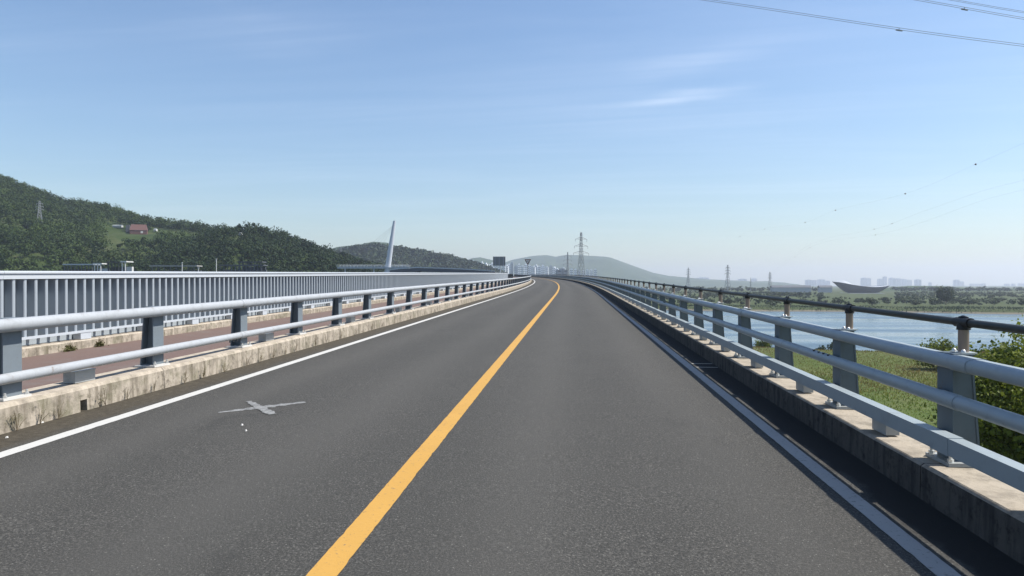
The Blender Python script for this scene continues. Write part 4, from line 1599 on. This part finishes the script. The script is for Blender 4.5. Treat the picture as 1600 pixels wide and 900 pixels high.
# near bank, seen through and above the right guard rail
x, y = place(1625, 37)
tree('bank_tree', x, y, 12.9, 8.8, 21, 'leaf_bank', 26000, 0.125, 'bright green leafy tree against the right edge, behind the railing', 'tree', clumps=64, low=0.12)
x, y = place(1580, 50)
tree('bank_shrub', x, y, 10.2, 5.4, 22, 'leaf_bank', 17000, 0.13, 'tall green shrub under the dark handrail, left of the edge tree', 'shrub', clumps=48, low=0.08)
x, y = place(1474, 118)
tree('bank_shrub', x, y, 4.7, 8.0, 23, 'leaf_bank', 6000, 0.2, 'low blue-green shrub with its top just above the top rail', 'shrub', clumps=26, low=0.06)
x, y = place(1660, 28)
tree('bank_shrub', x, y, 7.0, 4.6, 27, 'leaf_bank', 10000, 0.10, 'dark lower shrub beside the nearest right guardrail posts', 'shrub', clumps=28, low=0.06)
x, y = place(1192, 168)
tree('shore_bush', x, y, 4.6, 5.4, 24, 'leaf_bank', 1600, 0.22, 'round bush by the water, seen between the left posts of the right guardrail', 'shrub', low=0.08)
x, y = place(1283, 163)
tree('shore_bush', x, y, 3.0, 3.2, 25, 'leaf_far', 900, 0.2, 'small dark shore bush under the top rail, left one', 'shrub', low=0.08)
x, y = place(1306, 160)
tree('shore_bush', x, y, 3.4, 4.8, 26, 'leaf_far', 1100, 0.2, 'wider dark shore bush under the top rail, right of the small one', 'shrub', low=0.08)

# far bank
x, y = place(1478, 505)
tree('lone_tree', x, y, 13.2, 14.5, 31, 'leaf_far', 3600, 0.45, 'large dark round tree standing alone across the river', 'tree', clumps=24, low=0.12)
kinds = []
for k in range(5):
    cm, cen = crown_mesh('crown', 6.5, 8.0, 40 + k, 'leaf_plain', 520, 0.55, 9, 0.05)
    kinds.append((cm, trunk_mesh(6.5, 0.16, cen, 40 + k)))
rf = random.Random(9)
spots = []
for i in range(150):
    px = rf.uniform(985, 1640)
    dep = rf.choice((rf.uniform(480, 640), rf.uniform(600, 900), rf.uniform(800, 1150)))
    spots.append((px, dep))
for i in range(26):
    spots.append((rf.uniform(836, 990), rf.uniform(480, 900)))
for i, (px, dep) in enumerate(spots):
    x, y = place(px, dep)
    if y < far_shore(x) + 14:
        continue
    if 1285 < px < 1400 and dep < 1170 and dep > 640:
        continue
    cm, tm = kinds[i % 5]
    z = float(land_z(x, y)) - 0.1
    zx = ('left of the tall pylon' if px < 908 else 'between the tall pylon and bowl building' if px < 1300 else 'in front of the bowl-shaped building' if px < 1390 else 'near the large lone tree' if px < 1520 else 'at the right edge')
    zd = 'close to the far shore' if dep < 640 else 'halfway across the plain' if dep < 860 else 'at the back of the plain'
    e = empty('riverside_tree', (x, y, z), f'small bushy tree {zd}, {zx}', 'tree', f'bushy trees {zd}, {zx}', rf.uniform(0, 6.28))
    sc = rf.uniform(0.45, 0.95) * (1.15 if dep > 800 else 1.0)
    e.scale = (sc * rf.uniform(1.0, 1.9), sc, sc * rf.uniform(0.6, 0.95))
    new_obj('trunk', tm, e); new_obj('crown', cm, e)

# reeds and long grass on the near bank
def grass(name, n, seed, xr, yr, hmin, hmax, wid, material, label, keepf):
    rng = np.random.default_rng(seed)
    X = rng.uniform(*xr, n); Y = rng.uniform(*yr, n)
    k = keepf(X, Y)
    X, Y = X[k], Y[k]
    n = len(X)
    Z = land_z(X, Y)
    a = rng.uniform(0, 6.28, n); ln = rng.uniform(hmin, hmax, n) * (0.7 + 0.5 * np.clip(noise2(X * 0.08, Y * 0.08, 5), -1, 1))
    lean = rng.normal(0, 0.35, (n, 2))
    base = np.stack([X, Y, Z - 0.05], 1)
    side = np.stack([np.cos(a), np.sin(a), np.zeros(n)], 1) * wid
    tip = base + np.stack([lean[:, 0] * ln, lean[:, 1] * ln, ln], 1)
    Q = np.stack([base - side, base + side, tip], 1)
    T = np.clip(0.78 - 0.55 * np.clip((Y - 82) / 30, -0.4, 1) + 0.42 * noise2(X * 0.045, Y * 0.06, 9) + 0.25 * noise2(X * 0.2, Y * 0.2, 4) + rng.normal(0, 0.13, n), 0, 1)
    me = quads_mesh(name, Q, material, T, 3)
    return tag(new_obj(name, me), label, 'grass', kind='stuff')


grass('bank_grass', 120000, 3, (8, 135), (22, 172), 0.2, 0.6, 0.09, 'grass_bank', 'long green and straw grass on the near river bank', lambda X, Y: (Y < near_shore(X) - 1.5) & (X < 0.62 * Y + 26) & (X > 0.16 * Y))
grass('far_reeds', 26000, 4, (20, 420), (400, 520), 0.5, 1.5, 0.3, 'leaf_plain', 'pale reeds along the far shore of the river', lambda X, Y: (Y > far_shore(X) + 2.5) & (Y < far_shore(X) + 40))

# small dry weeds rooted in the joint of the left kerb
rw = random.Random(3)
WS = [6.15, 6.45, 6.75, 7.0, 7.62, 7.75, 8.15, 8.7, 9.4, 9.9, 10.5, 11.3, 11.8, 12.3, 12.9, 13.4, 14.4, 15.0, 16.1, 17.2, 18.6, 19.5, 21, 23]
for i, s in enumerate(WS):
    p, th = road(s, -5.30 + rw.uniform(-0.01, 0.03), 0.0)
    e = empty('kerb_weed', p, 'small dry weed at the foot of the left kerb', 'weed', 'dry weeds along the left kerb')
    m = MB(); quads = []; tint = []
    for j in range(rw.randint(5, 9)):
        a = rw.uniform(0, 6.28); h = rw.uniform(0.06, 0.22); ln = rw.uniform(0.02, 0.09)
        tip = (ln * math.cos(a), ln * math.sin(a) , h)
        tip = (max(tip[0], -0.005), tip[1], tip[2])
        m.tube([(0, 0, 0), (tip[0] * 0.4, tip[1] * 0.4, h * 0.55), tip], [0.0025, 0.002, 0.001], 4)
        for q in range(6):
            t = rw.uniform(0.3, 1.0)
            c = np.array(tip) * t
            d = np.array((rw.uniform(-1, 1), rw.uniform(-1, 1), rw.uniform(-0.4, 0.8))) * 0.016
            w = np.array((-d[1], d[0], 0)) * 0.4
            quads.append([c, c + d * 0.5 + w, c + d, c + d * 0.5 - w]); tint.append(rw.random())
    new_obj('stems', m.mesh('stems', 'dry_stem'), e)
    new_obj('leaves', quads_mesh('leaves', np.array(quads), 'weed', tint), e)


WEED_SPOTS = ((12.4, 'left one of two dark weed tufts at the foot of the fence kerb'), (13.25, 'right one of two dark weed tufts at the foot of the fence kerb'))
for i, (s, lab) in enumerate(WEED_SPOTS):
    p, th = road(s, -9.17, 0.09)
    e = empty('path_weed', p, lab, 'weed')
    rng = np.random.default_rng(70 + i)
    c = rng.normal(0, 1, (160, 3)) * np.array((0.02, 0.07, 0.03)) + np.array((0.02, 0, 0.04))
    c[:, 2] = np.abs(c[:, 2])
    Q = leaf_quads(c, rng.normal(0, 1, (160, 3)), np.full(160, 0.022), rng)
    new_obj('leaves', quads_mesh('leaves', Q, 'weed', rng.uniform(0, 1, 160)), e)
    m = MB()
    for j in range(7):
        m.tube([(0, 0, 0), (0.03, rng.uniform(-0.1, 0.1), 0.1), (0.04, rng.uniform(-0.14, 0.14), rng.uniform(0.14, 0.22))], [0.003, 0.003, 0.001], 4)
    new_obj('stems', m.mesh('stems', 'dry_stem'), e)


# ------------------------------------------------------------------ haze
HAZE_DENSITY = 1.3e-4


def build_haze():
    m, t = mat('haze_air')
    v = t.n('ShaderNodeVolumePrincipled')
    v.inputs['Color'].default_value = (0.82, 0.865, 1.0, 1)
    v.inputs['Density'].default_value = HAZE_DENSITY
    v.inputs['Anisotropy'].default_value = 0.42
    o = t.n('ShaderNodeOutputMaterial')
    t.l(v.outputs[0], o.inputs['Volume'])
    b = MB().box((0, 5500, 123), (19400, 12400, 285))
    h = b.build('haze', 'haze_air')
    tag(h, kind='stuff')
    h.display_type = 'WIRE'


build_haze()
